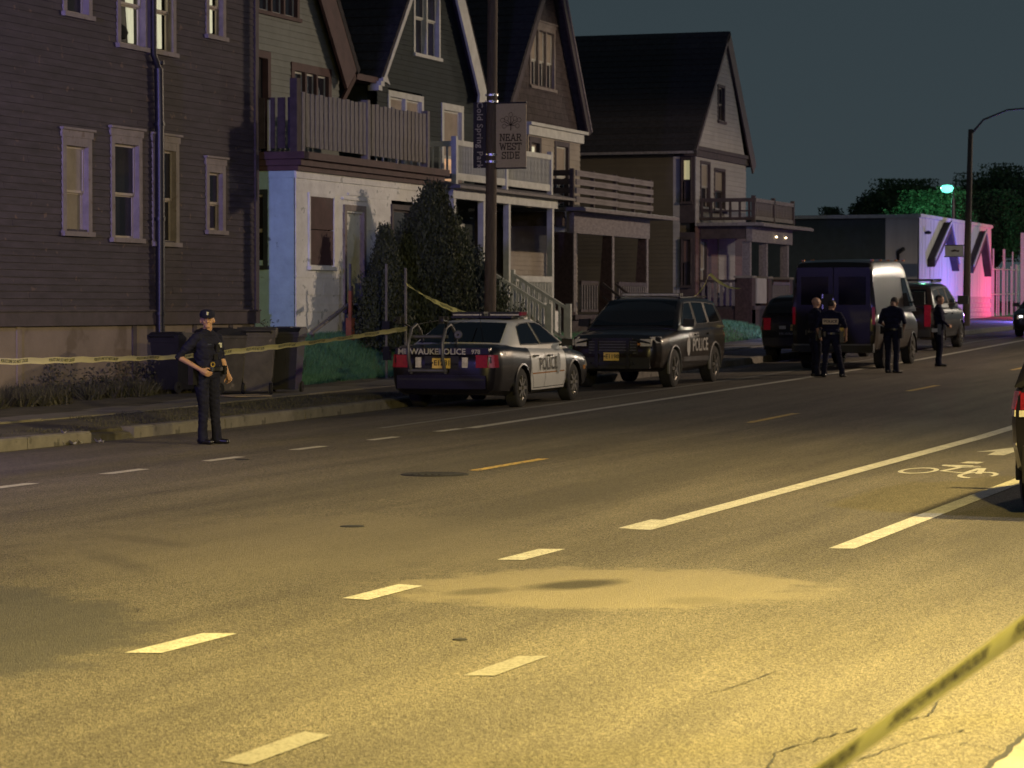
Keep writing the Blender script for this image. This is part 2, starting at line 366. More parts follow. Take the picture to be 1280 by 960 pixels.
kerb = bpy.data.objects.new('kerb', None); COL.objects.link(kerb); kerb['kind'] = 'structure'
def kerbmesh(L):
    mb = MB(); h = .34
    mb.prism([(-L/2,0,-h),(-L/2,0,-.025),(-L/2,.03,0),(-L/2,.2,0),(-L/2,.2,-h)], (L,0,0)); return mb.mesh('kerb_stone', M['kerb'])
km = kerbmesh(2.97)
for i in range(48):
    u = 19.2+3*i
    if 33.4 < u < 36.4: continue
    z0, z1 = prof(u-1.5), prof(u+1.5)
    piece('kerb_stone', km, kerb, (u, 17.8, (z0+z1)/2+.105), rot=(0, -math.atan((z1-z0)/3), 0))
kb = kerbmesh(1.3); kb.materials[0] = M['dirt']; piece('broken_kerb_stone', kb, kerb, (35.05, 17.84, prof(35)+.05), rot=(.04,.02,0))
km1 = kerbmesh(1.0)
piece('kerb_stone', kerbmesh(1.74), kerb, (33.58, 17.8, prof(34)+.1))
for i in range(10):
    u = 9+3*i; piece('kerb_stone', km, kerb, (u, 1.5, prof(u)+.09), rot=(0,0,PI))
# pavement slabs
pav = bpy.data.objects.new('pavement', None); COL.objects.link(pav); pav['kind'] = 'structure'
sm = MB().box(-.742,.742,0,1.38,-.08,0).mesh('paving_slab', M['concrete'])
for i in range(56):
    u = 25+1.5*i
    piece('paving_slab', sm, pav, (u+random.uniform(-.004,.004), 19.5, prof(u)+.165+random.uniform(-.008,.008)), rot=(0, -math.atan((prof(u+1)-prof(u-1))/2)+random.uniform(-.004,.004), 0))

# ------------------------------------------------------------------ road markings (sheets 4 mm above the asphalt)
def mark(name, quads, m, dz=.004):
    mb = MB()
    for q in quads:
        mb.add([(u, v, gz(u, v)+dz) for u, v in q], [tuple(range(len(q)))])
    return mb.build(name, m, road)
def line(name, u0, u1, v, w, m, v1=None, dz=.004, step=2.0):
    v1 = v if v1 is None else v1; n = max(1, int((u1-u0)/step)); mb = MB()
    for i in range(n+1):
        t = i/n; u = u0+(u1-u0)*t; c = v+(v1-v)*t
        j = .0 if 0 < i < n else .03*math.sin(u)
        mb.v += [(u+j, c-w/2, gz(u, c)+dz), (u-j, c+w/2, gz(u, c)+dz)]
    mb.f = [(2*i, 2*i+2, 2*i+3, 2*i+1) for i in range(n)]; mb.m = [0]*n
    return mb.build(name, m, road)
for k in range(5): line('lane_dash', 13.62-2.97*1+2.95*k-.0, 14.58-2.97+2.95*k, 6.73, .19, M['paint_road'], step=.5)
for k in (1, 2): line('lane_dash', 10.5-2.9+2.9*k, 11.0-2.9+2.9*k+.35, 4.79, .15, M['paint_worn'] if k != 2 else M['paint_worn'], step=.5)
line('bike_lane_line', 22.4, 190, 6.62, .2, M['paint_road'])
line('bike_lane_line', 21.35, 190, 4.72, .19, M['paint_road'])
for k in range(6): line('lane_dash', 25.2+2.55*k, 26.15+2.55*k, 14.18, .15, M['paint_road'], step=.5)
line('bike_lane_line', 39.05, 190, 14.1, .17, M['paint_road'])
line('parking_lane_line', 38.9, 190, 15.42, .12, M['paint_worn'])
for k in range(10): line('centre_line_dash', 29.3+12.0*k, 31.7+12.0*k+(.6 if k else 0), 10.53, .13, M['paint_yellow'], step=.6)
# bicycle symbol
sym = MB()
def addq(q):
    sym.add([(u, v, gz(u, v)+.004) for u, v in q], [tuple(range(len(q)))])
def stroke(p, w):
    for (u0, v0), (u1, v1) in zip(p, p[1:]):
        du, dv = u1-u0, v1-v0; L = math.hypot(du, dv); nu, nv = -dv/L*w/2, du/L*w/2
        addq([(u0-nu, v0-nv), (u1-nu, v1-nv), (u1+nu, v1+nv), (u0+nu, v0+nv)])
def ring(cu, cv, ru, rv, wu, wv, a0=0, a1=360):
    n = 20
    for i in range(n):
        a, b_ = [math.radians(a0+(a1-a0)*(i+k)/n) for k in (0, 1)]
        addq([(cu+ru*math.sin(a), cv+rv*math.cos(a)), (cu+ru*math.sin(b_), cv+rv*math.cos(b_)),
              (cu+(ru-wu)*math.sin(b_), cv+(rv-wv)*math.cos(b_)), (cu+(ru-wu)*math.sin(a), cv+(rv-wv)*math.cos(a))])
ring(30.98, 6.0, .56, .2, .14, .05); ring(30.5, 5.27, .56, .2, .14, .05, -90, 200)
stroke([(31.0,5.75),(31.75,5.68),(31.7,5.45),(30.75,5.45),(31.0,5.75)], .07)
stroke([(31.75,5.68),(32.1,5.9)], .1); stroke([(31.7,5.42),(30.7,5.3)], .07); stroke([(31.9,5.85),(32.0,5.5)], .12)
addq([(31.9,5.92),(31.9,5.6),(32.15,5.6),(32.15,5.95)])
addq([(32.55,5.83),(32.5,5.62),(32.85,5.6),(32.9,5.8)])
sym.build('bicycle_symbol', M['paint_road'], road)
mark('arrow_symbol', [[(36.3,5.75),(34.9,6.05),(35.1,5.85),(34.3,5.82),(34.3,5.62),(35.1,5.62),(34.9,5.3)]], M['paint_road'])
# cracks near the gutter and a manhole
ck = MB()
def crack(pts, w):
    pp = []
    for a, b_ in zip(pts, pts[1:]):
        for i in range(8):
            t = i/8; pp.append((a[0]+(b_[0]-a[0])*t+random.uniform(-.03,.03), a[1]+(b_[1]-a[1])*t+random.uniform(-.012,.012)))
    pp.append(pts[-1])
    for (a, b_), (c, d) in zip(pp, pp[1:]):
        ww = w*random.uniform(.5, 1.4); ck.add([(a, b_-ww, gz(a, b_)+.005), (c, d-ww, gz(c, d)+.005), (c, d+ww, gz(c, d)+.005), (a, b_+ww, gz(a, b_)+.005)], [(0,1,2,3)])
crack([(10.6,1.93),(11.6,1.955),(12.5,1.95),(13.6,1.96),(15,1.95),(18,1.96),(24,1.955)], .014)
crack([(10.9,2.42),(11.5,2.5),(12.2,2.36),(12.6,2.2)], .004); crack([(12,1.95),(12.2,2.1),(12.1,2.25)], .004)
crack([(13.0,3.6),(13.6,3.5),(14.2,3.45)], .003); crack([(15.5,8.4),(16.4,8.2)], .003)
for vv, ua_, ub_ in ((12.3,22,70),(10.15,30,60)):
    crack([(ua_+4*i, vv+random.uniform(-.06,.06)) for i in range(int((ub_-ua_)/4)+1)], .005)
for cu, cv in ((19,11.5),(24,5.6),(33,8.9),(15.5,7.6)):
    crack([(cu+random.uniform(-.2,.2)+i*.12, cv+i*.55+random.uniform(-.1,.1)) for i in range(5)], .004)
crack([(11.0,2.45),(11.15,2.75),(11.6,2.85),(12.3,2.7),(12.9,2.45),(13.4,2.5)], .005)
ck.build('asphalt_crack', M['dark'], road, kind='stuff')
mh = MB(); mh.lathe([(0,.012),(.3,.012),(.31,.008),(.34,.012),(.36,.006),(.37,-.02)], (28.55,10.7,gz(28.55,10.7)), seg=32)
for i in range(5): mh.box(28.32,28.78,10.55+.075*i,10.58+.075*i, gz(28.55,10.7)+.012, gz(28.55,10.7)+.017)
mh.build('manhole_cover', M['dark'], road)
md = MB()
for cu, cv, r_ in ((21.9,8.93,.12),(30.7,13.9,.1),(14.8,5.4,.05)):
    md.lathe([(0,.006),(r_*.8,.006),(r_,-.01)], (cu,cv,gz(cu,cv)), seg=14)
md.build('valve_cover', M['dark'], road)

# ------------------------------------------------------------------ vegetation helpers
def fast(name, V, T, mats, parent=None, o=(0,0,0), **pr):
    V = np.asarray(V, np.float32).reshape(-1, 3); T = np.asarray(T, np.int32).reshape(-1, 3)
    me = bpy.data.meshes.new(name); me.vertices.add(len(V)); me.vertices.foreach_set('co', V.ravel())
    me.loops.add(T.size); me.loops.foreach_set('vertex_index', T.ravel())
    me.polygons.add(len(T)); me.polygons.foreach_set('loop_start', np.arange(0, T.size, 3, dtype=np.int32))
    me.update(calc_edges=True); me.materials.append(mats)
    ob = bpy.data.objects.new(name, me); COL.objects.link(ob); ob.location = o
    if parent: ob.parent = parent
    for k, v in pr.items(): ob[k] = v
    return ob
def blades(P, h, w, lean=.4):
    n = len(P); h = np.asarray(h)*np.ones(n)
    a = rng.uniform(0, 2*PI, n); d = np.stack([np.cos(a), np.sin(a), np.zeros(n)], 1)*w
    l = rng.normal(0, lean, (n, 2))*h[:, None]
    top = P+np.stack([l[:,0], l[:,1], h*rng.uniform(.6,1.2,n)], 1)
    V = np.stack([P-d, P+d, top], 1).reshape(-1, 3)
    return V, np.arange(3*n).reshape(-1, 3)
def leaves(P, size, flat=0):
    n = len(P); d1 = rng.normal(0, 1, (n, 3))+np.array([0,0,2.4*flat]); d1 /= np.linalg.norm(d1, axis=1)[:, None]
    d2 = np.cross(d1, rng.normal(0, 1, (n, 3))); d2 /= np.linalg.norm(d2, axis=1)[:, None]
    s = size*rng.uniform(.6, 1.4, n)[:, None]
    V = np.stack([P-d1*s, P+d2*s*.5, P+d1*s, P-d2*s*.5], 1).reshape(-1, 3)
    q = np.arange(4*n).reshape(-1, 4)
    return V, np.concatenate([q[:, [0,1,2]], q[:, [0,2,3]]])
def lawn(name, u0, u1, v0, v1, n, h, w, m, clump=0):
    P = np.stack([rng.uniform(u0, u1, n), rng.uniform(v0, v1, n), np.zeros(n)], 1)
    if clump:
        c = np.stack([rng.uniform(u0, u1, clump), rng.uniform(v0, v1, clump)], 1)[rng.integers(0, clump, n)]
        P[:, :2] = c+rng.normal(0, .09, (n, 2))
    P[:, 2] = [gz(a, b)-.02 for a, b in P[:, :2]]
    V, T = blades(P, h, w, .45); return fast(name, V, T, m, kind='stuff')
tag(lawn('lawn_grass', 48.2, 61, 20.95, 22.5, 42000, .13, .007, M['grass']), 'green lawn grass on the bank before the white house', 'grass')
tag(lawn('lawn_grass', 62, 87, 21.0, 22.6, 16000, .12, .01, M['grass']), 'dim grass strip in front of the porches beyond the conifer', 'grass')
tag(lawn('kerbside_grass', 24, 60, 17.98, 18.5, 7000, .06, .006, M['weed'], 260), 'thin dry grass tufts along the back of the kerb', 'grass')
tag(lawn('kerbside_grass', 36.5, 46, 18.2, 19.4, 5000, .07, .006, M['weed'], 160), 'patchy grass on the terrace behind the standing officer', 'grass')
wd = lawn('weeds', 37, 51.3, 21.6, 22.95, 16000, .26, .011, M['weed'], 150)
tag(wd, 'scraggly weeds growing along the tan foundation', 'weeds')
# taller leafy weeds
P = []
for i in range(46):
    cu = random.choice([random.gauss(44.5,1.6), random.gauss(47.3,.8), random.uniform(38,51)]); cv = random.uniform(21.9,22.85); hh = random.uniform(.2,.62)
    for k in range(70): P.append((cu+random.gauss(0,.16), cv+random.gauss(0,.1), gz(cu,cv)+random.uniform(0,hh)))
V, T = leaves(np.array(P), .035); tag(fast('weeds', V, T, M['weed'], kind='stuff'), 'leafy dark weeds at the foot of the tan foundation', 'weeds')

def conifer(name, label, cu, cv, z0, h, r, n, group=None, lean=0):
    t = thing(name, label, 'shrub', (cu, cv, z0), group=group)
    P = []
    ncl = int(n/55)
    for c in range(ncl):
        zz = (random.random()**.8)*.97; a = random.uniform(0, 2*PI)
        env = r*(1-zz**1.02)*(.6+.4*min(1, zz*6))*(1+.13*math.sin(3*a+zz*4)+.08*math.sin(7*a))
        rad = env*random.uniform(.35, 1.02)
        bx, by, bz = rad*math.cos(a)+lean*zz, rad*math.sin(a), zz*h
        q = np.random.default_rng(c).normal(0, 1, (55, 3))*np.array([.055, .055, .13])*(1.25-.5*zz)
        q[:, 0] += q[:, 2]*.25*math.cos(a); q[:, 1] += q[:, 2]*.25*math.sin(a)
        P.append(q+np.array([bx, by, bz]))
    P = np.concatenate(P); P = P[P[:, 2] > 0]
    V, T = leaves(P, .038, 1); fast('foliage', V, T, M['conifer'], t)
    MB().tube([(0,0,-.1),(lean*.5,0,h*.5),(lean,0,h*.9)], [.09,.05,.01]).build('trunk', M['bark'], t, o=(0,0,0))
    return t
conifer('conifer_shrub', 'broad dark conifer in front of the white-painted house', 56.75, 21.25, 1.0, 3.3, 2.05, 130000, lean=-.15)
conifer('conifer_shrub', 'narrow dark conifer left of the broad one', 54.5, 21.5, 1.0, 2.35, .7, 34000)
def tree(label, cu, cv, h, r, n=9000, size=.35, m='leaf', group='trees beyond the low building'):
    t = thing('broadleaf_tree', label, 'tree', (cu, cv, gz(min(cu,300), 23)), group=group)
    tr = MB().tube([(0,0,-.3),(.1,0,h*.3),(0,.1,h*.6)], [.4,.28,.12])
    P = []
    for k in range(26):
        a = random.uniform(0, 2*PI); e_ = random.uniform(-.3, 1); rr = r*random.uniform(.3, .95)
        c = Vector((math.cos(a)*rr*math.cos(e_), math.sin(a)*rr*math.cos(e_), h*.62+math.sin(e_)*h*.34))
        tr.tube([(0,0,h*.35), tuple(c*.6+Vector((0,0,h*.16))), tuple(c)], [.13,.07,.03], 5)
        P.append(np.clip(rng.normal(0, 1, (n//26, 3)), -1.7, 1.7)*np.array([r*.2, r*.2, h*.06])+np.array(c))
    V, T = leaves(np.concatenate(P), size); fast('crown', V, T, M[m], t); tr.build('trunk', M['bark'], t, o=(0,0,0)); return t

# ------------------------------------------------------------------ building kit
class Fr:                                   # wall frame: s along, n outward, z up
    def __init__(s, kind, c): s.k = kind; s.c = c
    def p(s, a, n, z): return (a, s.c-n, z) if s.k == 'f' else (s.c-n, a, z)
    def n(s, d): return (0, -d, 0) if s.k == 'f' else (-d, 0, 0)
def fbox(mb, fr, s0, s1, z0, z1, n0, n1):
    p = fr.p; mb.hexa([p(s0,n0,z0), p(s1,n0,z0), p(s1,n1,z0), p(s0,n1,z0), p(s0,n0,z1), p(s1,n0,z1), p(s1,n1,z1), p(s0,n1,z1)]); return mb
def fpoly(mb, fr, pts, n0, n1):
    mb.prism([fr.p(s, n0, z) for s, z in pts], fr.n(n1-n0)); return mb
def cut(iv, holes):
    for h0, h1 in holes:
        out = []
        for a, b in iv:
            if h1 <= a or h0 >= b: out.append((a, b)); continue
            if h0 > a: out.append((a, h0))
            if h1 < b: out.append((h1, b))
        iv = out
    return iv
def siding(parent, fr, span, z0, z1, ex, m, holes=(), seg=4.5, name='siding', th=.022):
    mb = MB(); z = z0; r = 0
    while z < z1-1e-3:
        zt = min(z+ex, z1); sp = span((z+zt)/2)
        if sp:
            iv = cut([sp], [(h[0], h[1]) for h in holes if h[2] < (z+zt)/2 < h[3]])
            for a, b in iv:
                x = a; off = (r*1.37) % seg
                while x < b-1e-3:
                    e = min(b, (x+seg if x > a else a+seg-off*.8))
                    p = fr.p; j = random.uniform(0, .005); z_ = z+random.uniform(-.003, .003)
                    mb.hexa([p(x+.002,-.012,z), p(e-.002,-.012,z), p(e-.002,th+j,z_), p(x+.002,th+j,z_+random.uniform(-.003,.003)),
                             p(x+.002,-.012,zt+.004), p(e-.002,-.012,zt+.004), p(e-.002,.004,zt+.004), p(x+.002,.004,zt+.004)])
                    x = e
        z += ex; r += 1
    return mb.build(name, m, parent, kind='stuff')
def rect(a, b): return lambda z: (a, b)
def gable(ua, za, um, zm, ub, zb, s0, s1):  # span under two slopes
    def f(z):
        a, b = s0, s1
        if z > za: a = max(a, ua+(um-ua)*(z-za)/(zm-za))
        if z > zb: b = min(b, ub+(um-ub)*(z-zb)/(zm-zb))
        return (a, b) if b-a > .05 else None
    return f
def window(parent, fr, s0, s1, z0, z1, mc, ms, c=.11, panes='dh', mp='glass', back=None, sill=.05, head=.0, name='window', lower=None, split=.5, cols=1):
    mb = MB()
    fbox(mb, fr, s0, s0+c, z0, z1-c*.0, -.13, .04); fbox(mb, fr, s1-c, s1, z0, z1, -.13, .04)
    fbox(mb, fr, s0+c, s1-c, z1-c*1.1, z1, -.13, .038); fbox(mb, fr, s0-.03, s1+.03, z0-.06, z0+.02, -.13, .04+sill)
    if head: fbox(mb, fr, s0-.04, s1+.04, z1, z1+head, -.05, .05); fbox(mb, fr, s0-.07, s1+.07, z1+head, z1+head+.04, -.05, .09)
    w = mb.build(name, mc, parent)
    a, b, zb, zt = s0+c, s1-c, z0+.02, z1-c*1.1
    n = cols; cw = (b-a)/n
    for i in range(n):
        x0, x1 = a+cw*i, a+cw*(i+1)
        if i < n-1: fbox(mb2 := MB(), fr, x1-.04, x1+.04, zb, zt, -.12, .03).build('mullion', mc, w)
        if i > 0: x0 += .04
        if i < n-1: x1 -= .04
        if panes == 'dh': rows = [(zb, zb+(zt-zb)*split, -.085), (zb+(zt-zb)*split-.02, zt, -.05)]
        else: rows = [(zb, zt, -.05)]
        for j, (q0, q1, nn) in enumerate(rows):
            f = .045; sb = MB()
            fbox(sb, fr, x0, x0+f, q0, q1, nn-.03, nn); fbox(sb, fr, x1-f, x1, q0, q1, nn-.03, nn)
            fbox(sb, fr, x0+f, x1-f, q0, q0+f, nn-.03, nn-.001); fbox(sb, fr, x0+f, x1-f, q1-f, q1, nn-.03, nn-.001)
            sb.build('sash', ms, w)
            mm = (lower if (j == 0 and lower) else mp)
            if mm: fbox(MB(), fr, x0+f-.005, x1-f+.005, q0+f-.005, q1-f+.005, nn-.02, nn-.014).build('pane', M[mm], w)
    if back: fbox(MB(), fr, a, b, zb, zt, -.40, -.37).build('lit_interior', back, w)
    return w
def baluster_run(parent, fr, s0, s1, z0, z1, sp, w, m, name='baluster', n0=0):
    me = MB().box(-w/2, w/2, -w/2, w/2, 0, 1).mesh(name, m); k = int((s1-s0)/sp)
    o = wloc(parent)
    for i in range(k+1):
        s = s0+(s1-s0)*i/k; p = fr.p(s, n0, z0)
        piece(name, me, parent, (p[0]-o.x, p[1]-o.y, p[2]-o.z), (1,1,z1-z0), (0,0,random.uniform(-.08,.08)))
def part(parent, name, m, fr, *b, **k):
    mb = MB()
    for q in b: fbox(mb, fr, *q)
    return mb.build(name, m, parent, **k)
def roof_slab(parent, name, u0, z0, u1, z1, v0, v1, th=.14):   # one slope, laid in courses of shingles
    mb = MB(); L = math.hypot(u1-u0, z1-z0); n = max(2, int(L/.28)); du, dz = (u1-u0)/n, (z1-z0)/n
    nx, nz_ = -(z1-z0)/L, (u1-u0)/L
    if nz_ < 0: nx, nz_ = -nx, -nz_
    mb.prism([(u0,v0,z0),(u1,v0,z1),(u1-nx*th,v0,z1-nz_*th),(u0-nx*th,v0,z0-nz_*th)], (0, v1-v0, 0))
    for i in range(n):
        a = (u0+du*i, z0+dz*i); b = (u0+du*(i+1.03), z0+dz*(i+1.03)); v = v0+.0
        mb.prism([(a[0]+nx*.002,v,a[1]+nz_*.002),(a[0]+nx*.03,v,a[1]+nz_*.03),(b[0]+nx*.008,v,b[1]+nz_*.008),(b[0],v,b[1]+.001)], (0, v1-v0, 0))
    return mb.build(name, M['roof'], parent)

# ================================================================== brown apartment house (left)
B1 = thing('apartment_house', 'tall brown clapboard house with tan foundation and beige window trim', 'house', (38, 23, .2))
f = Fr('f', 23.0)
part(B1, 'wall', M['brown_trim'], f, (25, 51.42, 1.5, 12, -8, -.30))
W1 = []
def w1(x0, y0, x1, y1, **k):
    a, zt = fp(x0, y0, 23); b, zb = fp(x1, y1, 23); W1.append((a+.02, b-.02, zb+.02, zt-.02, a, b, zb, zt, k))
w1(76,170,113,292, lower='blind', mp='blind'); w1(137,168,176,300, mp='glass'); w1(189,176,222,305); w1(256,205,280,290)
for (a, b, zb, zt, k) in [(43.5,44.55,6.78,8.6,{}), (45.5,46.72,6.42,8.5,{'lit':1}), (46.78,47.85,6.42,8.5,{'lit':1}), (49.15,50.02,6.9,8.5,{'lit':1})]:
    W1.append((a+.02, b-.02, zb+.02, zt-.02, a, b, zb, zt, k))
siding(B1, f, rect(25, 51.36), 1.72, 12, .118, M['siding_brown'], [w[:4] for w in W1], seg=6.5)
for a_, b_, c_, d_, a, b, zb, zt, k in W1:
    lit = k.pop('lit', 0)
    if lit: k['mp'] = None; k['back'] = M['room']
    else: k.setdefault('mp', 'glass')
    w = window(B1, f, a, b, zb, zt, M['beige_trim'], M['sash'], c=.13, head=.12 if zt < 6 else 0, split=.47 if not lit else .38, **k)
    if not lit: part(w, 'interior', M['dark'], f, (a+.1, b-.1, zb, zt, -.30, -.28))
    else:
        for (q0, q1, ph) in ((0, .42, 0), (.55, 1, 1)):      # hanging curtains
            mb = MB(); N_ = 14; x0 = a+.14+(b-a-.28)*q0; x1 = a+.14+(b-a-.28)*q1
            for i in range(N_):
                s = x0+(x1-x0)*i/(N_-1); s2 = (s-x0)*.55+x0 if ph == 0 else x1-(x1-s)*.5
                nn = -.2+.03*math.sin(i*1.9)
                mb.v += [f.p(s2, nn, zb+.1), f.p((s+s2)/2, nn, zb+.8), f.p(s, nn, zt-.1)]
            for i in range(N_-1):
                for j in range(2): mb.f.append((3*i+j, 3*i+3+j, 3*i+4+j, 3*i+1+j)); mb.m.append(0)
            mb.build('curtain', M['curtain'], w, smooth=80)
MB().lathe([(0,.0),(.16,.02),(.2,.12),(.17,.22),(.09,.28),(0,.3)], (46.1, 23.28, 6.55), seg=16).build('houseplant', M['dark'], B1, smooth=60)
part(B1, 'water_table', M['brown_trim'], f, (25, 51.5, 1.5, 1.74, -.2, .07), (25, 51.5, 1.74, 1.77, -.2, .10))
part(B1, 'corner_board', M['brown_trim'], f, (51.36, 51.52, 1.77, 12, -.3, .045))
part(B1, 'foundation', M['stucco'], f, (25, 51.42, -.3, 1.5, -8, -.01))
for u in (37.2, 41.9, 46.1, 48.6, 50.2):
    part(B1, 'foundation_strip', M['brown_trim'] if u > 46 else M['stucco'], f, (u, u+.16, .2, 1.5, -.02, .012))
part(B1, 'foundation_seam', M['stucco'], f, (25, 46, .93, .96, -.02, .004), (25, 51.4, .5, .525, -.02, .006), kind='stuff')
dp = MB().tube([f.p(46.98,.12,.35), f.p(46.98,.12,5.05), f.p(46.93,.13,6.1)], .085, 10); dp.tube([f.p(46.93,.13,6.1), f.p(46.78,.1,6.35), f.p(46.78,.1,12)], .06, 10)
for z in (1.7, 3.4, 5.1, 6.2): dp.lathe([(.085,-.03),(.105,-.03),(.105,.03),(.085,.03)], (46.97, 22.88, z), seg=12)
dp.build('downpipe', M['black_metal'], B1, smooth=40)
part(B1, 'pipe_box', M['brown_trim'], f, (46.68, 46.86, 6.35, 8.6, 0, .09))
roof_slab(B1, 'roof', 24.5, 12, 38, 15, 22.5, 31.5); roof_slab(B1, 'roof', 52, 12, 38, 15, 22.5, 31.5)

# ================================================================== white house with enclosed porch
B2 = thing('white_house', 'white house with enclosed porch and picket-fenced roof deck', 'house', (56, 23, 1))
f = Fr('f', 22.5); g = Fr('s', 52.22)
dz0, dz1 = 4.55, 4.85
holes = [(52.9,54.16,2.68,4.07),(54.72,55.8,1.86,3.92),(57.4,58.7,2.9,4.0)]
def patchwall(parent, fr, s0, s1, z0, z1, holes, m, ex=.34, name='wall_board'):
    return siding(parent, fr, rect(s0, s1), z0, z1, ex, m, holes, seg=3.2, name=name, th=.012)
part(B2, 'porch_core', M['dark'], f, (52.45, 60.0, .8, 4.5, -1.9, -.34))
patchwall(B2, f, 52.24, 60.05, .7, 4.5, holes, M['white_wall'])
patchwall(B2, g, 22.52, 27, .7, 4.5, [(23.1,23.75,2.66,4.1)], M['teal_wall'])
part(B2, 'porch_core', M['dark'], g, (22.6, 27, .8, 4.5, -.4, -.34))
part(B2, 'water_table', M['white_wall'], f, (52.25, 60.05, 1.86, 1.9, 0, .018))
w = window(B2, f, 52.85, 54.2, 2.62, 4.1, M['white_wall'], M['maroon'], c=.07, mp=None, panes='one', name='boarded_window')
part(w, 'board', M['maroon'], f, (52.92, 54.13, 2.66, 3.36, -.06, .02), (52.92, 54.13, 3.375, 4.03, -.06, .022))
d = MB(); fbox(d, f, 54.68, 54.80, 1.86, 3.92, -.12, .05); fbox(d, f, 55.74, 55.86, 1.86, 3.92, -.12, .05); fbox(d, f, 54.8, 55.74, 3.8, 3.92, -.12, .048)
d = d.build('door', M['beige_trim'], B2)
part(d, 'door_leaf', M['white_wall'], f, (54.8, 55.74, 1.88, 3.8, -.1, -.05)); part(d, 'door_panel', M['white_wall'], f, (54.92, 55.62, 2.0, 2.7, -.05, -.035), (54.92, 55.62, 2.85, 3.68, -.05, -.035))
part(d, 'door_handle', M['black_metal'], f, (54.84, 54.88, 2.78, 2.84, -.05, .01)); part(d, 'threshold', M['brown_trim'], f, (54.66, 55.88, 1.7, 1.86, -.1, .1))
part(B2, 'gable_relief', M['white_wall'], f, (54.6, 55.95, 4.02, 4.07, 0, .05), (54.9, 55.65, 4.12, 4.17, 0, .045))
w = window(B2, f, 57.35, 58.75, 2.9, 4.02, M['brown_trim'], M['brown_trim'], c=.1); part(w, 'interior', M['dark'], f, (57.4, 58.7, 2.9, 4, -.3, -.28))
w = window(B2, g, 23.08, 23.78, 2.62, 4.14, M['dark_green'], M['light_siding'], c=.09, mp='glass', cols=1)
# deck edge and fence
e = MB()
for (z0, z1, n) in ((4.5,4.6,.12),(4.6,4.72,.22),(4.72,4.86,.34)):
    fbox(e, f, 52.22-n, 60.1, z0, z1, -2.2, n)
e.build('cornice', M['maroon'], B2)
part(B2, 'frieze', M['white_wall'], f, (52.2, 60.06, 4.36, 4.5, 0, .04)); part(B2, 'frieze', M['teal_wall'], g, (22.5, 24.4, 4.36, 4.5, 0, .04))
ff = Fr('f', 22.42)
me = MB().box(-.085, .085, -.012, .012, 0, 1).mesh('picket', M['wood_grey']); o = wloc(B2)
for i in range(29):
    u = 52.62+.232*i
    if abs(u-55.75) < .1: continue
    piece('picket', me, B2, (u-o.x, 22.40-o.y, 4.98-o.z), (1,1,1.07+random.uniform(-.02,.02)), (0, random.uniform(-.01,.01), 0))
for u, h in ((52.34,6.05),(55.78,6.12),(59.3,6.12)): part(B2, 'fence_post', M['wood_grey'], ff, (u-.07, u+.07, 4.86, h, -.09, .06))
part(B2, 'fence_post', M['wood_dark'], ff, (52.0, 52.2, 4.86, 6.3, -.09, .06))
for z in (5.1, 5.9): part(B2, 'fence_rail', M['wood_grey'], ff, (52.4, 59.25, z, z+.08, -.1, -.03))
gg = Fr('s', 52.3); me2 = MB().box(-.012,.012,-.08,.08,0,1).mesh('picket', M['wood_dark'])
for i in range(9): piece('picket', me2, B2, (52.3-o.x, 22.6+.22*i-o.y, 4.95-o.z), (1,1,1.0))
part(B2, 'fence_post', M['white_trim'], gg, (23.05, 23.1, 4.9, 5.9, 0, .05))
# upper wall and gable
h = Fr('f', 24.5)
A = (51.45,7.15); AP = (55.6,12.17); Bq = (59.75,7.15)
wh = [(54.85,57.0,8.0,9.6),(56.65,58.8,5.6,7.05),(54.7,55.5,4.9,7.2)]
siding(B2, h, gable(51.6,7.2,55.6,12.0,59.5,7.2,51.6,59.3), 4.6, 12.3, .135, M['grey_siding'], wh)
fpoly(MB(), h, [(51.6,4.5),(59.25,4.5),(59.25,7.0),(55.6,11.8),(51.6,7.1)], -9, -.28).build('wall', M['grey_siding'], B2)
w = window(B2, h, 54.8, 57.05, 7.97, 9.5, M['maroon'], M['white_trim'], c=.12, cols=3, panes='one'); part(w, 'interior', M['dark'], h, (54.9,57,8,9.5,-.27,-.25))
w = window(B2, h, 56.62, 58.82, 5.58, 7.05, M['maroon'], M['white_trim'], c=.16, cols=3, panes='one'); part(w, 'interior', M['dark'], h, (56.7,58.7,5.6,7,-.27,-.25))
d = MB(); fbox(d, h, 54.65, 54.8, 4.9, 7.15, -.1, .05); fbox(d, h, 55.35, 55.5, 4.9, 7.15, -.1, .05); fbox(d, h, 54.8, 55.35, 7.0, 7.15, -.1, .05)
d = d.build('door', M['maroon'], B2); part(d, 'door_leaf', M['dark'], h, (54.8, 55.35, 4.9, 7.0, -.12, -.08))
rk = MB()
for (a, b) in ((A, AP), (Bq, AP)):
    L = math.hypot(b[0]-a[0], b[1]-a[1]); nx, nzz = (b[1]-a[1])/L, -(b[0]-a[0])/L
    if nzz > 0: nx, nzz = -nx, -nzz
    fpoly(rk, h, [a, b, (b[0]+nx*.8, b[1]+nzz*.8), (a[0]+nx*.8, a[1]+nzz*.8)], .22, .29)
rk.build('bargeboard', M['maroon'], B2)
roof_slab(B2, 'roof', Bq[0]+.1, Bq[1]-.05, AP[0], AP[1]+.1, 24.2, 34); roof_slab(B2, 'roof', A[0]-.1, A[1]-.05, AP[0], AP[1]+.1, 24.2, 34)
part(B2, 'soffit', M['maroon'], h, (59.3, 59.9, 6.95, 7.05, -9, .22)); br = MB().bar(h.p(59.32,.03,6.3), h.p(59.75,.2,6.95), .09); br.build('eave_bracket', M['maroon'], B2)

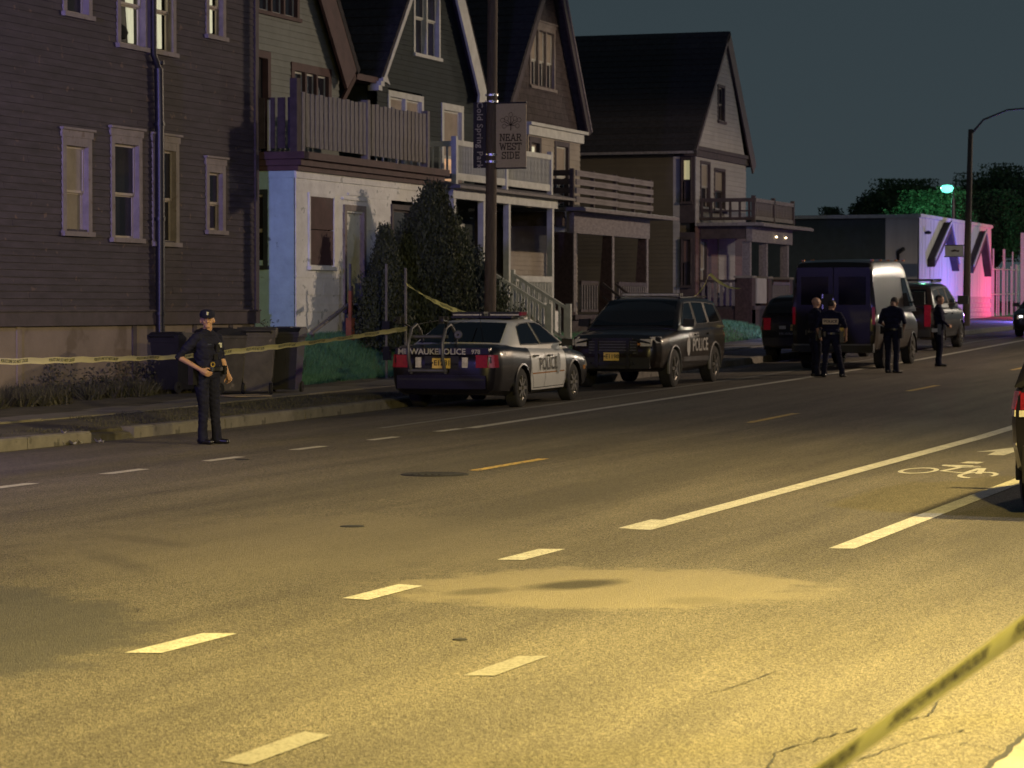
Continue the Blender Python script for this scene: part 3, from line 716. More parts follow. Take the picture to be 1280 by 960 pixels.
# ================================================================== dark green house with white porch
B3 = thing('green_house', 'dark green gabled house with white bargeboards and white front porch', 'house', (65, 24, 1.1))
h = Fr('f', 24.5); A = (61.2,7.0); AP = (65.05,11.5); Bq = (68.41,7.0)
wh = [(63.95,65.65,7.87,9.7),(62.3,64.5,4.9,6.85),(65.85,67.3,4.8,6.8)]
siding(B3, h, gable(61.4,7.05,65.05,11.3,68.3,7.05,61.6,68.2), 4.5, 11, .12, M['dark_green'], wh)
fpoly(MB(), h, [(61.7,1.3),(68.1,1.3),(68.1,7),(65.05,11.1),(61.7,7)], -9, -.28).build('wall', M['dark_green'], B3)
siding(B3, h, rect(61.7, 68.2), 1.7, 4.45, .12, M['dark_green'], [(62.0,63.3,1.7,4.0),(66.0,67.4,2.3,3.9)], name='lower_siding')
w = window(B3, h, 63.9, 65.7, 7.83, 9.7, M['white_trim'], M['white_trim'], c=.1, cols=2); part(w, 'interior', M['dark'], h, (64,65.6,7.9,9.6,-.27,-.25))
w = window(B3, h, 62.25, 64.55, 4.9, 6.85, M['white_trim'], M['white_trim'], c=.13, cols=2, panes='one', mp='blind')
w = window(B3, h, 65.8, 67.35, 4.8, 6.8, M['white_trim'], M['white_trim'], c=.15, panes='dh', mp='blind', lower='room_orange', split=.38)
d = MB(); fbox(d, h, 62.0, 62.12, 1.7, 4.0, -.1, .05); fbox(d, h, 63.18, 63.3, 1.7, 4.0, -.1, .05); fbox(d, h, 62.12, 63.18, 3.86, 4.0, -.1, .05)
d = d.build('door', M['white_trim'], B3); part(d, 'door_leaf', M['dark_green'], h, (62.12,63.18,1.7,3.86,-.1,-.05)); part(d, 'door_panel', M['grey_siding'], h, (62.25,63.05,3.3,3.7,-.05,-.03))
w = window(B3, h, 66.0, 67.4, 2.3, 3.9, M['white_trim'], M['white_trim'], c=.08); part(w, 'interior', M['dark'], h, (66.1,67.3,2.3,3.9,-.27,-.25))
for (a, b, wd_) in ((A, AP, .17), (Bq, AP, .5)):
    rk = MB(); L = math.hypot(b[0]-a[0], b[1]-a[1]); nx, nzz = (b[1]-a[1])/L, -(b[0]-a[0])/L
    if nzz > 0: nx, nzz = -nx, -nzz
    s = 1 if b[0] > a[0] else -1
    rk.bar(h.p(a[0],.53,a[1]), h.p(b[0],.53,b[1]), .06, wd_, up=(0,1,0)) if False else fpoly(rk, h, [a, b, (b[0]-s*.0, b[1]-wd_*1.6), (a[0]+s*wd_*1.35, a[1]+.1), (a[0]+s*(wd_+.25), a[1]-.1)], .27, .33)
    rk.build('bargeboard', M['white_trim'], B3)
    co = MB()
    for k in range(3): fbox(co, h, a[0]-s*.14*k-.1, a[0]-s*.14*k+.12, a[1]-.05-.11*k, a[1]+.05-.1*k, .1, .36)
    co.build('eave_scroll', M['white_trim'], B3)
roof_slab(B3, 'roof', A[0]-.1, A[1]+.02, AP[0], AP[1]+.1, 24.18, 35); roof_slab(B3, 'roof', Bq[0]+.1, Bq[1]+.02, AP[0], AP[1]+.1, 24.18, 35)
part(B3, 'gutter_board', M['maroon'], h, (59.8, 61.3, 6.9, 7.04, -.1, .25))
f = Fr('f', 22.5); g = Fr('s', 61.2)
part(B3, 'porch_beam', M['white_trim'], f, (61.1, 68.7, 4.28, 4.5, -.15, .05)); part(B3, 'porch_beam', M['white_trim'], g, (22.7, 24.4, 4.28, 4.5, -.1, .02))
e = MB(); fbox(e, f, 60.9, 69.4, 4.5, 4.56, -2, .3); e.prism([f.p(60.9,.3,4.56), f.p(60.9,-.2,4.68), f.p(60.9,-2,4.68), f.p(60.9,-2,4.56)], (8.5,0,0)); e.build('porch_roof', M['wood_grey'], B3)
part(B3, 'balcony_rail', M['white_trim'], f, (61.2, 68.15, 4.7, 4.86, .02, .07)); part(B3, 'balcony_rail', M['white_trim'], f, (61.2, 68.15, 5.48, 5.6, 0, .09))
part(B3, 'balcony_rail', M['white_trim'], g, (22.5, 24.4, 5.45, 5.57, 0, .07)); part(B3, 'balcony_rail', M['wood_grey'], g, (22.5, 24.4, 4.72, 4.84, 0, .05))
baluster_run(B3, f, 61.3, 68.05, 4.86, 5.48, .105, .035, M['white_trim'], n0=.045)
baluster_run(B3, g, 22.62, 24.35, 4.8, 5.46, .16, .04, M['white_trim'], n0=.03)
for u in (61.22, 64.7, 68.1): part(B3, 'balcony_post', M['white_trim'], f, (u-.06, u+.06, 4.6, 5.68, -.02, .1))
for u in (61.3, 63.3, 65.1, 68.42): part(B3, 'porch_post', M['white_trim'], f, (u-.07, u+.07, 1.75, 4.3, -.12, .02))
part(B3, 'porch_post', M['white_trim'], Fr('f',24.3), (61.25, 61.4, 1.75, 4.3, -.1, .0))
part(B3, 'porch_floor', M['wood_grey'], f, (61.1, 68.6, 1.62, 1.75, -2, .08))
part(B3, 'porch_skirt', M['white_wall'], f, (61.15, 63.8, .7, 1.62, -.1, 0)); part(B3, 'porch_skirt', M['white_wall'], f, (65.5, 68.5, .7, 1.62, -.1, 0)); part(B3, 'porch_skirt', M['white_wall'], g, (22.5, 24.4, .7, 1.62, -.1, 0))
part(B3, 'porch_rail', M['white_trim'], f, (65.5, 68.36, 2.44, 2.58, -.06, .04)); part(B3, 'porch_rail', M['white_trim'], f, (65.5, 68.36, 1.86, 1.93, -.03, .02)); part(B3, 'porch_rail', M['white_trim'], f, (61.36, 63.24, 2.44, 2.58, -.06, .04)); part(B3, 'porch_rail', M['white_trim'], f, (61.36, 63.24, 1.86, 1.93, -.03, .02))
baluster_run(B3, f, 65.6, 68.3, 1.9, 2.45, .12, .04, M['white_trim']); baluster_run(B3, f, 61.45, 63.15, 1.9, 2.45, .12, .04, M['white_trim'])
part(B3, 'porch_pier', M['white_wall'], f, (68.2, 68.75, .8, 1.72, -.5, .1))
st = MB()
for k in range(5): st.box(63.9, 65.4, 22.5-.28*(k+1), 22.5-.28*k+.02, .8, 1.6-.16*k)
st.build('porch_steps', M['wood_grey'], B3)
for u in (63.9, 65.35):
    ss_ = MB().bar((u,22.5,2.62), (u,21.1,1.78), .09, .07); ss_.bar((u,22.5,1.86), (u,21.1,1.02), .05, .07); ss_.build('stair_rail', M['white_trim'], B3)
    bm_ = MB().box(-.025,.025,-.025,.025,0,1).mesh('baluster', M['white_trim']); o = wloc(B3)
    for k in range(10):
        t = (k+.5)/10; piece('baluster', bm_, B3, (u-o.x, 22.5-1.4*t-o.y, 1.86-.84*t-o.z), (1,1,.74))
    part(B3, 'newel_post', M['white_trim'], Fr('f', 21.08), (u-.06, u+.06, .9, 1.9, -.06, .06)); part(B3, 'newel_post', M['white_trim'], f, (u-.06, u+.06, 1.75, 2.72, -.06, .06))

# ================================================================== brown gabled house with slatted balcony
B4 = thing('brown_gabled_house', 'dark brown shingled house with cream bay and horizontal-slat balcony', 'house', (74, 24, 1))
h = Fr('f', 24.5); A = (69.9,6.75); AP = (73.84,11.41); Bq = (76.95,6.7)
siding(B4, h, gable(70.1,6.8,73.84,11.25,76.9,6.8,70.5,76.7), 4.4, 11.2, .16, M['shingle_brown'], [(72.6,74.55,7.78,9.25)], seg=.3, name='shingles')
fpoly(MB(), h, [(70.6,1.3),(76.6,1.3),(76.6,6.9),(73.84,11.0),(70.6,7)], -9, -.28).build('wall', M['shingle_brown'], B4)
siding(B4, h, rect(70.6, 76.7), 1.6, 4.4, .12, M['cream_siding'], [(74.2,75.4,1.6,4.0)], name='lower_siding')
w = window(B4, h, 72.5, 74.65, 7.7, 9.35, M['beige_trim'], M['white_trim'], c=.1, cols=3, split=.46, mp='blind', lower='glass', head=.1); part(w, 'interior', M['dark'], h, (72.6,74.5,7.8,9.2,-.27,-.25))
d = MB(); fbox(d, h, 74.15, 74.3, 1.6, 4.0, -.1, .05); fbox(d, h, 75.3, 75.45, 1.6, 4.0, -.1, .05); fbox(d, h, 74.3, 75.3, 3.86, 4.0, -.1, .05)
d = d.build('door', M['white_trim'], B4); part(d, 'door_leaf', M['white_trim'], h, (74.3,75.3,1.6,3.86,-.1,-.06)); part(d, 'door_glass', M['room_cool'], h, (74.42,75.18,2.0,3.7,-.06,-.045))
b = Fr('f', 23.9); bs = Fr('s', 70.6)
siding(B4, b, rect(70.6, 75.05), 4.4, 6.3, .14, M['cream_siding'], [(70.75,71.6,4.6,6.2),(72.85,74.0,4.6,6.2)], name='bay_siding')
siding(B4, bs, rect(23.92, 24.5), 4.4, 6.3, .14, M['cream_siding'], name='bay_siding')
part(B4, 'bay_wall', M['cream_siding'], b, (70.85, 75.0, 4.4, 6.3, -.6, -.3)); part(B4, 'bay_cornice', M['white_trim'], b, (70.45, 75.15, 6.28, 6.52, -.6, .1), (70.35, 75.25, 6.52, 6.6, -.6, .2))
w = window(B4, b, 70.7, 71.65, 4.5, 6.25, M['brown_trim'], M['brown_trim'], c=.14, mp='blind', panes='one'); part(w, 'curtain', M['curtain'], b, (71.1,71.3,4.6,6.0,-.045,-.04))
w = window(B4, b, 72.8, 74.05, 4.5, 6.25, M['brown_trim'], M['white_trim'], c=.12, mp='blind', lower='glass')
for (a, b_) in ((A, AP), (Bq, AP)):
    rk = MB(); L = math.hypot(b_[0]-a[0], b_[1]-a[1]); nx, nzz = (b_[1]-a[1])/L, -(b_[0]-a[0])/L
    if nzz > 0: nx, nzz = -nx, -nzz
    fpoly(rk, h, [a, b_, (b_[0]+nx*.22, b_[1]+nzz*.22), (a[0]+nx*.22, a[1]+nzz*.22)], .27, .33); rk.build('bargeboard', M['brown_trim'], B4)
fpoly(MB(), h, [(76.95,6.7),(73.84,11.41),(73.9,11.47),(77.03,6.72)], .27, .36).build('drip_edge', M['slat_pink'], B4)
roof_slab(B4, 'roof', A[0]-.1, A[1], AP[0], AP[1]+.05, 24.18, 35); roof_slab(B4, 'roof', Bq[0]+.1, Bq[1], AP[0], AP[1]+.05, 24.18, 35)
f = Fr('f', 22.5); g = Fr('s', 70.0)
part(B4, 'porch_roof', M['metal_grey'], f, (69.6, 78.3, 4.27, 4.36, -2, .45)); part(B4, 'porch_roof_edge', M['slat_pink'], f, (69.6, 78.32, 4.25, 4.34, .45, .5))
part(B4, 'porch_beam', M['slat_pink'], f, (70.2, 77.1, 3.72, 4.26, -.2, .0)); part(B4, 'porch_beam', M['wood_dark'], g, (22.75, 24.4, 3.9, 4.26, -.2, 0))
sl = MB().box(0, 1, -.016, .016, 0, .145).mesh('balcony_slat', M['slat_pink']); o = wloc(B4)
for k in range(4):
    z = 4.5+.225*k
    piece('balcony_slat', sl, B4, (70.1-o.x, 22.42-o.y, z-o.z), (3.7,1,1)); piece('balcony_slat', sl, B4, (73.82-o.x, 22.42-o.y, z-.01-o.z), (3.3,1,1))
sl2 = MB().box(-.016, .016, 0, 1, 0, .145).mesh('balcony_slat', M['wood_dark'])
for k in range(4): piece('balcony_slat', sl2, B4, (70.0-o.x, 22.46-o.y, 4.5+.225*k-o.z), (1,1.95,1))
for u in (70.05, 71.8, 73.8, 75.5, 77.1): part(B4, 'balcony_post', M['wood_dark'], f, (u-.05, u+.05, 4.36, 5.36, -.06, .04))
part(B4, 'balcony_post', M['wood_dark'], Fr('f', 23.4), (70.02, 70.12, 4.36, 5.4, -.06, .04))
for u, w0, w1_, D0, D1 in ((70.35,.13,.11,.62,.5),(73.7,.11,.09,.42,.24),(76.95,.11,.08,.4,.22)):
    c = MB(); y0 = 22.55; c.hexa([(u-w0,y0,.8),(u+w0,y0,.8),(u+w0,y0+D0,.8),(u-w0,y0+D0,.8),(u-w1_,y0+.0,3.75),(u+w1_,y0+.0,3.75),(u+w1_,y0+D1,3.75),(u-w1_,y0+D1,3.75)])
    c = c.build('porch_column', M['brick_dark'], B4)
    fpoly(MB(), Fr('f', y0), [(u-w0+.02,1.7),(u+w0-.02,1.7),(u+w1_,3.74),(u-w1_,3.74)], .004, .03).build('lit_column_front', M['slat_pink'], c)  # lamplit front of the column, put in as a paler board
part(B4, 'porch_floor', M['wood_dark'], f, (70, 77.2, 1.5, 1.62, -2, .1)); part(B4, 'porch_skirt', M['wood_dark'], f, (70.05, 77.15, .6, 1.5, -.1, 0)); part(B4, 'porch_skirt', M['wood_dark'], g, (22.5, 24.4, .6, 1.5, -.1, 0))
part(B4, 'porch_rail', M['wood_dark'], f, (70.7, 72.2, 2.4, 2.5, -.04, .04)); part(B4, 'porch_rail', M['wood_dark'], f, (74.0, 76.7, 2.4, 2.5, -.04, .04)); part(B4, 'porch_rail', M['wood_dark'], f, (74.0, 76.7, 1.7, 1.76, -.03, .03)); part(B4, 'porch_rail', M['wood_dark'], f, (70.7, 72.2, 1.7, 1.76, -.03, .03))
baluster_run(B4, f, 70.8, 72.1, 1.7, 2.42, .2, .06, M['slat_pink']); baluster_run(B4, f, 74.1, 76.6, 1.7, 2.42, .2, .06, M['slat_pink'])
st = MB()
for k in range(4): st.box(72.3, 73.4, 22.4-.28*(k+1), 22.4-.28*k, .6, 1.45-.2*k)
st.build('porch_steps', M['wood_dark'], B4)
for u in (72.3, 73.45): MB().bar((u,22.4,2.45), (u,21.2,1.55), .06).bar((u,22.4,2.1), (u,21.2,1.2), .05).bar((u,21.25,.8), (u,21.25,1.6), .07).build('stair_rail', M['wood_dark'], B4)

# ================================================================== far house with big dark roof
B5 = thing('tan_house', 'two-storey tan-sided house with a large steep dark roof and corner porch', 'house', (93, 27, 1.2))
g = Fr('s', 88.2); h = Fr('f', 24.25); g2 = Fr('s', 88.1)
siding(B5, g, rect(24.97, 40), 1.2, 6.75, .13, M['tan_siding'])
fpoly(MB(), g, [(24.5,.9),(40,.9),(40,6.8),(24.5,6.8)], -6.4, -.29).build('wall', M['tan_siding'], B5)
siding(B5, g, rect(24.75, 24.97), 1.2, 6.6, .13, M['light_siding'], name='corner_siding')
part(B5, 'bay_panel', M['brown_trim'], g, (24.27, 24.75, 4.5, 6.7, -.3, .015)); part(B5, 'bay_panel', M['brown_trim'], g, (24.27, 24.75, 1.9, 4.2, -.3, .015))
w = window(B5, g2, 24.34, 24.68, 5.15, 6.55, M['wood_dark'], M['wood_dark'], c=.03, mp='room_dim', sill=.02)
w = window(B5, g2, 24.34, 24.68, 2.5, 4.0, M['wood_dark'], M['wood_dark'], c=.03, mp='red_siding', lower='blind', sill=.02)
siding(B5, h, rect(88.25, 94.6), 4.4, 6.6, .16, M['light_siding'], [(88.8,89.9,5.0,6.5),(90.5,91.8,5.0,6.35)], name='front_siding')
fpoly(MB(), h, [(88.5,1),(94.5,1),(94.5,6.7),(88.5,6.7)], -1, -.29).build('front_wall', M['light_siding'], B5)
siding(B5, h, rect(88.25, 94.6), 1.8, 4.4, .16, M['red_siding'], [(88.7,89.5,2.2,4.0)], name='lower_siding')
siding(B5, Fr('f', 24.23), rect(91.0, 93.1), 1.9, 4.3, .16, M['light_siding'], name='porch_siding')
w = window(B5, h, 88.75, 89.95, 4.95, 6.5, M['wood_dark'], M['light_siding'], c=.08, mp='blind', lower='glass'); w = window(B5, h, 90.45, 91.85, 4.95, 6.35, M['wood_dark'], M['wood_dark'], c=.08, mp='blind', lower='glass')
w = window(B5, h, 88.65, 89.55, 2.15, 4.0, M['wood_dark'], M['white_trim'], c=.08, mp='blind')
part(B5, 'gable_band', M['wood_dark'], h, (88.0, 95.0, 6.6, 6.8, -.3, .1)); part(B5, 'gable_moulding', M['wood_dark'], h, (87.9, 95.1, 6.8, 6.92, -.3, .16))
k = Fr('f', 24.15)
siding(B5, k, gable(88.15,6.92,91.55,10.6,94.0,6.92,88.15,94.0), 6.92, 10.5, .14, M['light_siding'], [(90.55,91.35,7.9,9.0)], name='gable_siding')
fpoly(MB(), k, [(88.2,6.92),(94.0,6.92),(91.55,10.4)], -.5, -.28).build('gable_wall', M['light_siding'], B5)
window(B5, k, 90.5, 91.4, 7.85, 9.05, M['wood_dark'], M['beige_trim'], c=.08, mp='glass')
A = (87.56,6.75); AP = (91.75,10.85); Bq = (95.25,6.66)
for (a, b_, ww) in ((A, AP, .12), (Bq, AP, .5)):
    rk = MB(); L = math.hypot(b_[0]-a[0], b_[1]-a[1]); nx, nzz = (b_[1]-a[1])/L, -(b_[0]-a[0])/L
    if nzz > 0: nx, nzz = -nx, -nzz
    fpoly(rk, k, [a, b_, (b_[0]+nx*ww, b_[1]+nzz*ww), (a[0]+nx*ww, a[1]+nzz*ww)], .05, .11); rk.build('bargeboard', M['brown_trim'], B5)
roof_slab(B5, 'roof', A[0]-.05, A[1], AP[0], AP[1], 24.08, 38.8); roof_slab(B5, 'roof', Bq[0]+.05, Bq[1], AP[0], AP[1], 24.08, 38.8)
part(B5, 'eave_gutter', M['wood_grey'], g, (24.12, 38.7, 6.66, 6.77, .5, .68)); part(B5, 'vent', M['black_metal'], Fr('s', 90.3), (32, 32.4, 9.2, 9.75, -.3, .1))
f = Fr('f', 22.5); g = Fr('s', 88.65)
part(B5, 'porch_roof', M['wood_grey'], f, (88.3, 95.2, 4.4, 4.5, -1.7, .4)); part(B5, 'porch_roof_edge', M['slat_pink'], f, (88.3, 95.2, 4.38, 4.47, .4, .46))
part(B5, 'porch_beam', M['slat_pink'], f, (88.65, 94.1, 3.9, 4.38, -.2, 0)); part(B5, 'porch_beam', M['wood_dark'], g, (22.72, 24.2, 4.0, 4.38, -.2, 0))
for u in (91.6, 92.9): MB().lathe([(0,-.04),(.035,-.02),(.04,0),(0,.03)], (u, 22.44, 4.12), seg=10).build('porch_light', mat('lit_bulb', (1,.8,.5), .3, emit=(1,.75,.4), es=3), B5)
part(B5, 'balcony_rail', M['slat_pink'], f, (88.7, 94, 5.16, 5.28, 0, .08)); part(B5, 'balcony_rail', M['slat_pink'], f, (88.7, 94, 4.6, 4.72, 0, .06)); part(B5, 'balcony_rail', M['wood_dark'], g, (22.5, 24.2, 5.16, 5.28, 0, .06)); part(B5, 'balcony_rail', M['wood_dark'], g, (22.5, 24.2, 4.85, 4.9, 0, .05)); part(B5, 'balcony_rail', M['wood_dark'], g, (22.5, 24.2, 4.58, 4.68, 0, .05))
baluster_run(B5, f, 88.8, 93.9, 4.7, 5.18, .2, .05, M['slat_pink']); baluster_run(B5, g, 22.6, 24.15, 4.6, 5.2, .26, .07, M['wood_dark'])
for u in (88.72, 91.3, 94): part(B5, 'balcony_post', M['wood_dark'], f, (u-.06, u+.06, 4.5, 5.36, -.04, .08))
for u, mm in ((88.85,'brick_dark'),(91.0,'brick_dark'),(93.9,'brick_dark')):
    c = part(B5, 'porch_pier', M[mm], f, (u-.24, u+.24, .9, 2.75, -.55, 0)); part(c, 'pier_cap', M['concrete'], f, (u-.28, u+.28, 2.75, 2.82, -.58, .03))
    part(B5, 'porch_post', M['slat_pink'], f, (u-.1, u+.1, 2.82, 3.9, -.35, -.1))
part(B5, 'porch_floor', M['wood_dark'], f, (88.7, 94.2, 1.75, 1.87, -1.7, .05)); part(B5, 'porch_skirt', M['brick_dark'], f, (88.7, 94.1, .8, 1.75, -.1, 0)); part(B5, 'porch_skirt', M['brick_dark'], g, (22.5, 24.2, .8, 1.75, -.1, 0))
part(B5, 'porch_rail', M['brown_trim'], g, (23.0, 24.2, 2.6, 2.7, -.04, .04)); baluster_run(B5, g, 23.1, 24.1, 1.87, 2.62, .2, .09, M['slat_pink'])
part(B5, 'porch_rail', M['brown_trim'], f, (91.3, 93.6, 2.55, 2.65, -.04, .04)); baluster_run(B5, f, 91.4, 93.6, 1.87, 2.58, .2, .05, M['slat_pink'])
part(B5, 'lattice_panel', M['light_siding'], f, (89.3, 90.55, 1.95, 2.75, -.05, 0))
bl = thing('barrel', 'pale blue-white plastic barrel beside the far porch', 'barrel', (89.4, 21.7, gz(89.4,21.7)))
MB().lathe([(0,0),(.27,0),(.3,.08),(.31,.3),(.29,.32),(.31,.35),(.31,.6),(.29,.62),(.31,.65),(.29,.88),(.27,.9),(0,.9)], seg=24).build('drum', M['light_siding'], bl, smooth=40, o=(0,0,0))
MB().lathe([(.3,.84),(.33,.84),(.33,.92),(.28,.95),(0,.95)], seg=24).build('lid', M['white_trim'], bl, smooth=40, o=(0,0,0))

# ================================================================== low pale commercial building
B6 = thing('commercial_building', 'low flat-roofed building with pale vertical panels and two dark peaked canopies', 'building', (121, 24, 1.2))
f = Fr('f', 22.0); g = Fr('s', 113.4)
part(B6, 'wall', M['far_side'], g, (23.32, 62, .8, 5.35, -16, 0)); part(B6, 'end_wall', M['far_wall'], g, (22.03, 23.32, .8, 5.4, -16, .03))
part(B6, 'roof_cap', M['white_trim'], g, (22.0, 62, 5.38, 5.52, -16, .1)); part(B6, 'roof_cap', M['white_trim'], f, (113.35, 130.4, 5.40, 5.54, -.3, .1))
vp = MB().box(0, 1, -.03, 0, 0, 1).mesh('wall_panel', M['far_wall']); o = wloc(B6)
for i in range(28): piece('wall_panel', vp, B6, (113.4+.605*i-o.x, 22.0-o.y-.004*(i % 3), 2.3-o.z), (.585,1,3.1))
part(B6, 'wall', M['far_wall'], f, (113.5, 130.3, 1, 5.3, -.3, -.005))
part(B6, 'ledge', M['light_siding'], f, (113.4, 130.35, 2.22, 2.3, 0, .08))
bk = MB().box(.01, .79, -.05, 0, .01, .19).mesh('block', M['block'])
for r in range(6):
    for i in range(22):
        u0 = 113.4+.8*i-(.4 if r % 2 else 0)
        if u0 < 113.3 or u0 > 129.7: continue
        piece('block', bk, B6, (u0-o.x, 22.0-o.y, 1.02+.2*r-o.z))
for (ua, ub, uc, za, zc) in ((115.1,118.7,120.6,3.75,5.35),(124.0,127.2,128.6,3.6,5.2)):
    cn = MB()
    for (a, b_) in (((ua,za),(ub,zc)),((uc,za-.1),(ub,zc))):
        fpoly(cn, f, [a, b_, (b_[0], b_[1]-.4), (a[0]+(.0), a[1]-.3)], .03, .34)
    cn = cn.build('canopy', M['brown_trim'], B6)
    for (a, b_) in (((ua,za),(ub,zc)),((uc,za-.1),(ub,zc))):
        MB().bar(f.p(a[0],.36,a[1]+.02), f.p(b_[0],.36,b_[1]+.03), .05, .1).build('canopy_edge', M['white_trim'], cn)
    part(B6, 'conduit', M['black_metal'], f, (ua+.5, ua+.54, 2.3, za, 0, .04))
MB().bar(g.p(22.8,.1,4.0), g.p(22.5,.5,4.15), .12).bar(g.p(22.8,.05,3.7), g.p(22.8,.1,4.0), .1).build('wall_lamp', M['black_metal'], B6)
MB().lathe([(0,0),(.12,.02),(.14,.1),(0,.16)], (114.6,21.85,4.75), seg=10).build('alarm_bell', M['black_metal'], B6)

# ------------------------------------------------------------------ trees beyond
for lab, u, v, hh, r in (
    ('low dim tree seen over the flat roof, leftmost of the far trees', 187, 42.5, 7.4, 1.8), ('small dark tree poking above the flat roof edge', 188, 39, 8.4, 2.2),
    ('spreading dark tree rising left of the green lamp', 184, 36.4, 9.2, 3.2), ('leafy tree lit green by the lamp among its branches', 180, 34.2, 8.4, 2.6),
    ('tall dark tree right of the leaning street pole', 184, 31.0, 10.2, 3.6), ('dark tree at the right edge beyond the white fence', 180, 26.5, 9.8, 3.8)):
    tree(lab, u, v, hh*.9, r*.95, 26000, .10)
for lab, u, v in (('dark bushy tree behind the tall white fence posts', 158, 26.5), ('dark round tree behind the end of the flat-roofed building', 150, 28.5)): tree(lab, u, v, 6.6, 2.6, 20000, .08)

# ------------------------------------------------------------------ lettering
def text_mesh(s, size, spacing=1.0, align='CENTER', bold=0.0):
    c = bpy.data.curves.new('txt', 'FONT'); c.body = s; c.size = size; c.align_x = align; c.align_y = 'CENTER'; c.space_character = spacing; c.offset = bold; c.resolution_u = 3
    o = bpy.data.objects.new('txt', c); COL.objects.link(o); dg = bpy.context.evaluated_depsgraph_get(); dg.update()
    me = bpy.data.meshes.new_from_object(o.evaluated_get(dg)); bpy.data.objects.remove(o); bpy.data.curves.remove(c); return me
def lettering(name, s, size, fn, m, parent, **k):    # fn(x, y) -> point in parent's local frame
    me = text_mesh(s, size, **k); me.materials.clear(); me.materials.append(m)
    for v in me.vertices: v.co = Vector(fn(v.co.x, v.co.y))
    ob = bpy.data.objects.new(name, me); COL.objects.link(ob); ob.parent = parent; return ob
SLAB = {'N': (.8, [[(.14,0),(.14,1)],[(.14,1),(.66,0)],[(.66,0),(.66,1)]], [(.14,0),(.14,1),(.66,1)]),
        'E': (.72, [[(.16,0),(.16,1)],[(.04,.065),(.66,.065)],[(.04,.935),(.64,.935)],[(.16,.5),(.5,.5)],[(.64,.0),(.64,.26)],[(.62,.74),(.62,1)],[(.5,.38),(.5,.62)]], []),
        'A': (.84, [[(.12,0),(.42,1)],[(.42,1),(.72,0)],[(.22,.32),(.62,.32)]], [(.12,0),(.72,0)]),
        'R': (.8, [[(.16,0),(.16,1)],[(.04,.935),(.5,.935),(.62,.85),(.62,.62),(.5,.5),(.16,.5)],[(.42,.5),(.66,0)]], [(.16,0),(.68,0)]),
        'W': (1.0, [[(.1,1),(.28,0)],[(.28,0),(.5,.9)],[(.5,.9),(.72,0)],[(.72,0),(.9,1)]], [(.1,1),(.9,1)]),
        'S': (.68, [[(.56,.72),(.56,.86),(.46,.94),(.2,.94),(.1,.84),(.1,.64),(.2,.54),(.46,.46),(.58,.36),(.58,.16),(.48,.06),(.2,.06),(.1,.16),(.1,.3)],[(.6,.7),(.6,1)],[(.06,0),(.06,.3)]], []),
        'T': (.76, [[(.38,0),(.38,1)],[(.04,.935),(.72,.935)],[(.06,.72),(.06,1)],[(.7,.72),(.7,1)]], [(.38,0)]),
        'I': (.4, [[(.2,0),(.2,1)]], [(.2,0),(.2,1)]),
        'D': (.8, [[(.18,0),(.18,1)],[(.04,.935),(.44,.935),(.64,.78),(.64,.22),(.44,.065),(.04,.065)]], [])}
def slab_text(mb, s, size, cx, cy, fn, w=.12):
    tw = sum(SLAB[c][0] for c in s)*size*1.06; x = cx-tw/2
    for c in s:
        W_, st, sf = SLAB[c]
        segs = [(a, b) for p in st for a, b in zip(p, p[1:])]+[((a-.13, .055 if b < .5 else .945), (a+.13, .055 if b < .5 else .945)) for a, b in sf]
        for (x0, y0), (x1, y1) in segs:
            dx, dy = x1-x0, y1-y0; L = math.hypot(dx, dy); px, py = -dy/L*w/2, dx/L*w/2; ex, ey = dx/L*w*.2, dy/L*w*.2
            q = [(x0-ex-px, y0-ey-py), (x1+ex-px, y1+ey-py), (x1+ex+px, y1+ey+py), (x0-ex+px, y0-ey+py)]
            mb.add([fn(x+a*size, cy+(b-.5)*size) for a, b in q], [(0,1,2,3)])
        x += W_*size*1.06

# ------------------------------------------------------------------ lamp pole with the two banners
pu, pv = 54.4, 19.2
LP = thing('lamp_pole', 'tall brown street pole behind the white and black patrol car, carrying two banners', 'street pole', (pu, pv, gz(pu,pv)))
MB().tube([(0,0,-.1),(0,0,1.5),(0.01,-.03,5),(0.03,-.06,9.6)], [.125,.12,.108,.095], 20).build('shaft', M['pole_wood'], LP, smooth=50, o=(0,0,0))
ar = MB().tube([(.03,-.06,9.4),(.03,-.8,10),(.03,-2.2,10.2)], [.05,.04,.035], 8); ar.lathe([(0,-.05),(.14,0),(.2,.08),(.1,.16),(0,.18)], (.03,-2.4,10.15), seg=12); ar.build('lamp_arm', M['metal_grey'], LP, smooth=50, o=(0,0,0))
zb = gz(pu, pv)
for z in (6.05, 5.92, 4.86, 4.72):
    b = MB().lathe([(.112,-.02),(.13,-.02),(.13,.02),(.112,.02)], (0,-.035,z-zb), seg=20)
    for k in range(3): b.box(-.15,-.125,-.1+.07*k-.012,-.1+.07*k+.012,z-zb-.015,z-zb+.015)
    b.build('clamp_band', M['metal_bright'], LP, o=(0,0,0))
def sgn(v): return v-pv
va, zt = fs(620,130,pu); vb, zbm = fs(658,209,pu)
SB = thing('banner', 'tan street banner with a flower emblem and NEAR WEST SIDE in brown letters', 'banner', (pu, pv, zb))
mb = MB(); r = .04; y0, y1, z0, z1 = sgn(vb), sgn(va), zbm-zb, zt-zb; P_ = []
for cx, cz, a0 in ((y1-r,z1-r,0),(y0+r,z1-r,90),(y0+r,z0+r,180),(y1-r,z0+r,270)):
    for k in range(4): a = math.radians(a0+30*k); P_.append((-.02, cx+r*math.cos(a), cz+r*math.sin(a)))
mb.prism(P_, (.025,0,0)).build('panel', M['sign_tan'], SB, o=(0,0,0))
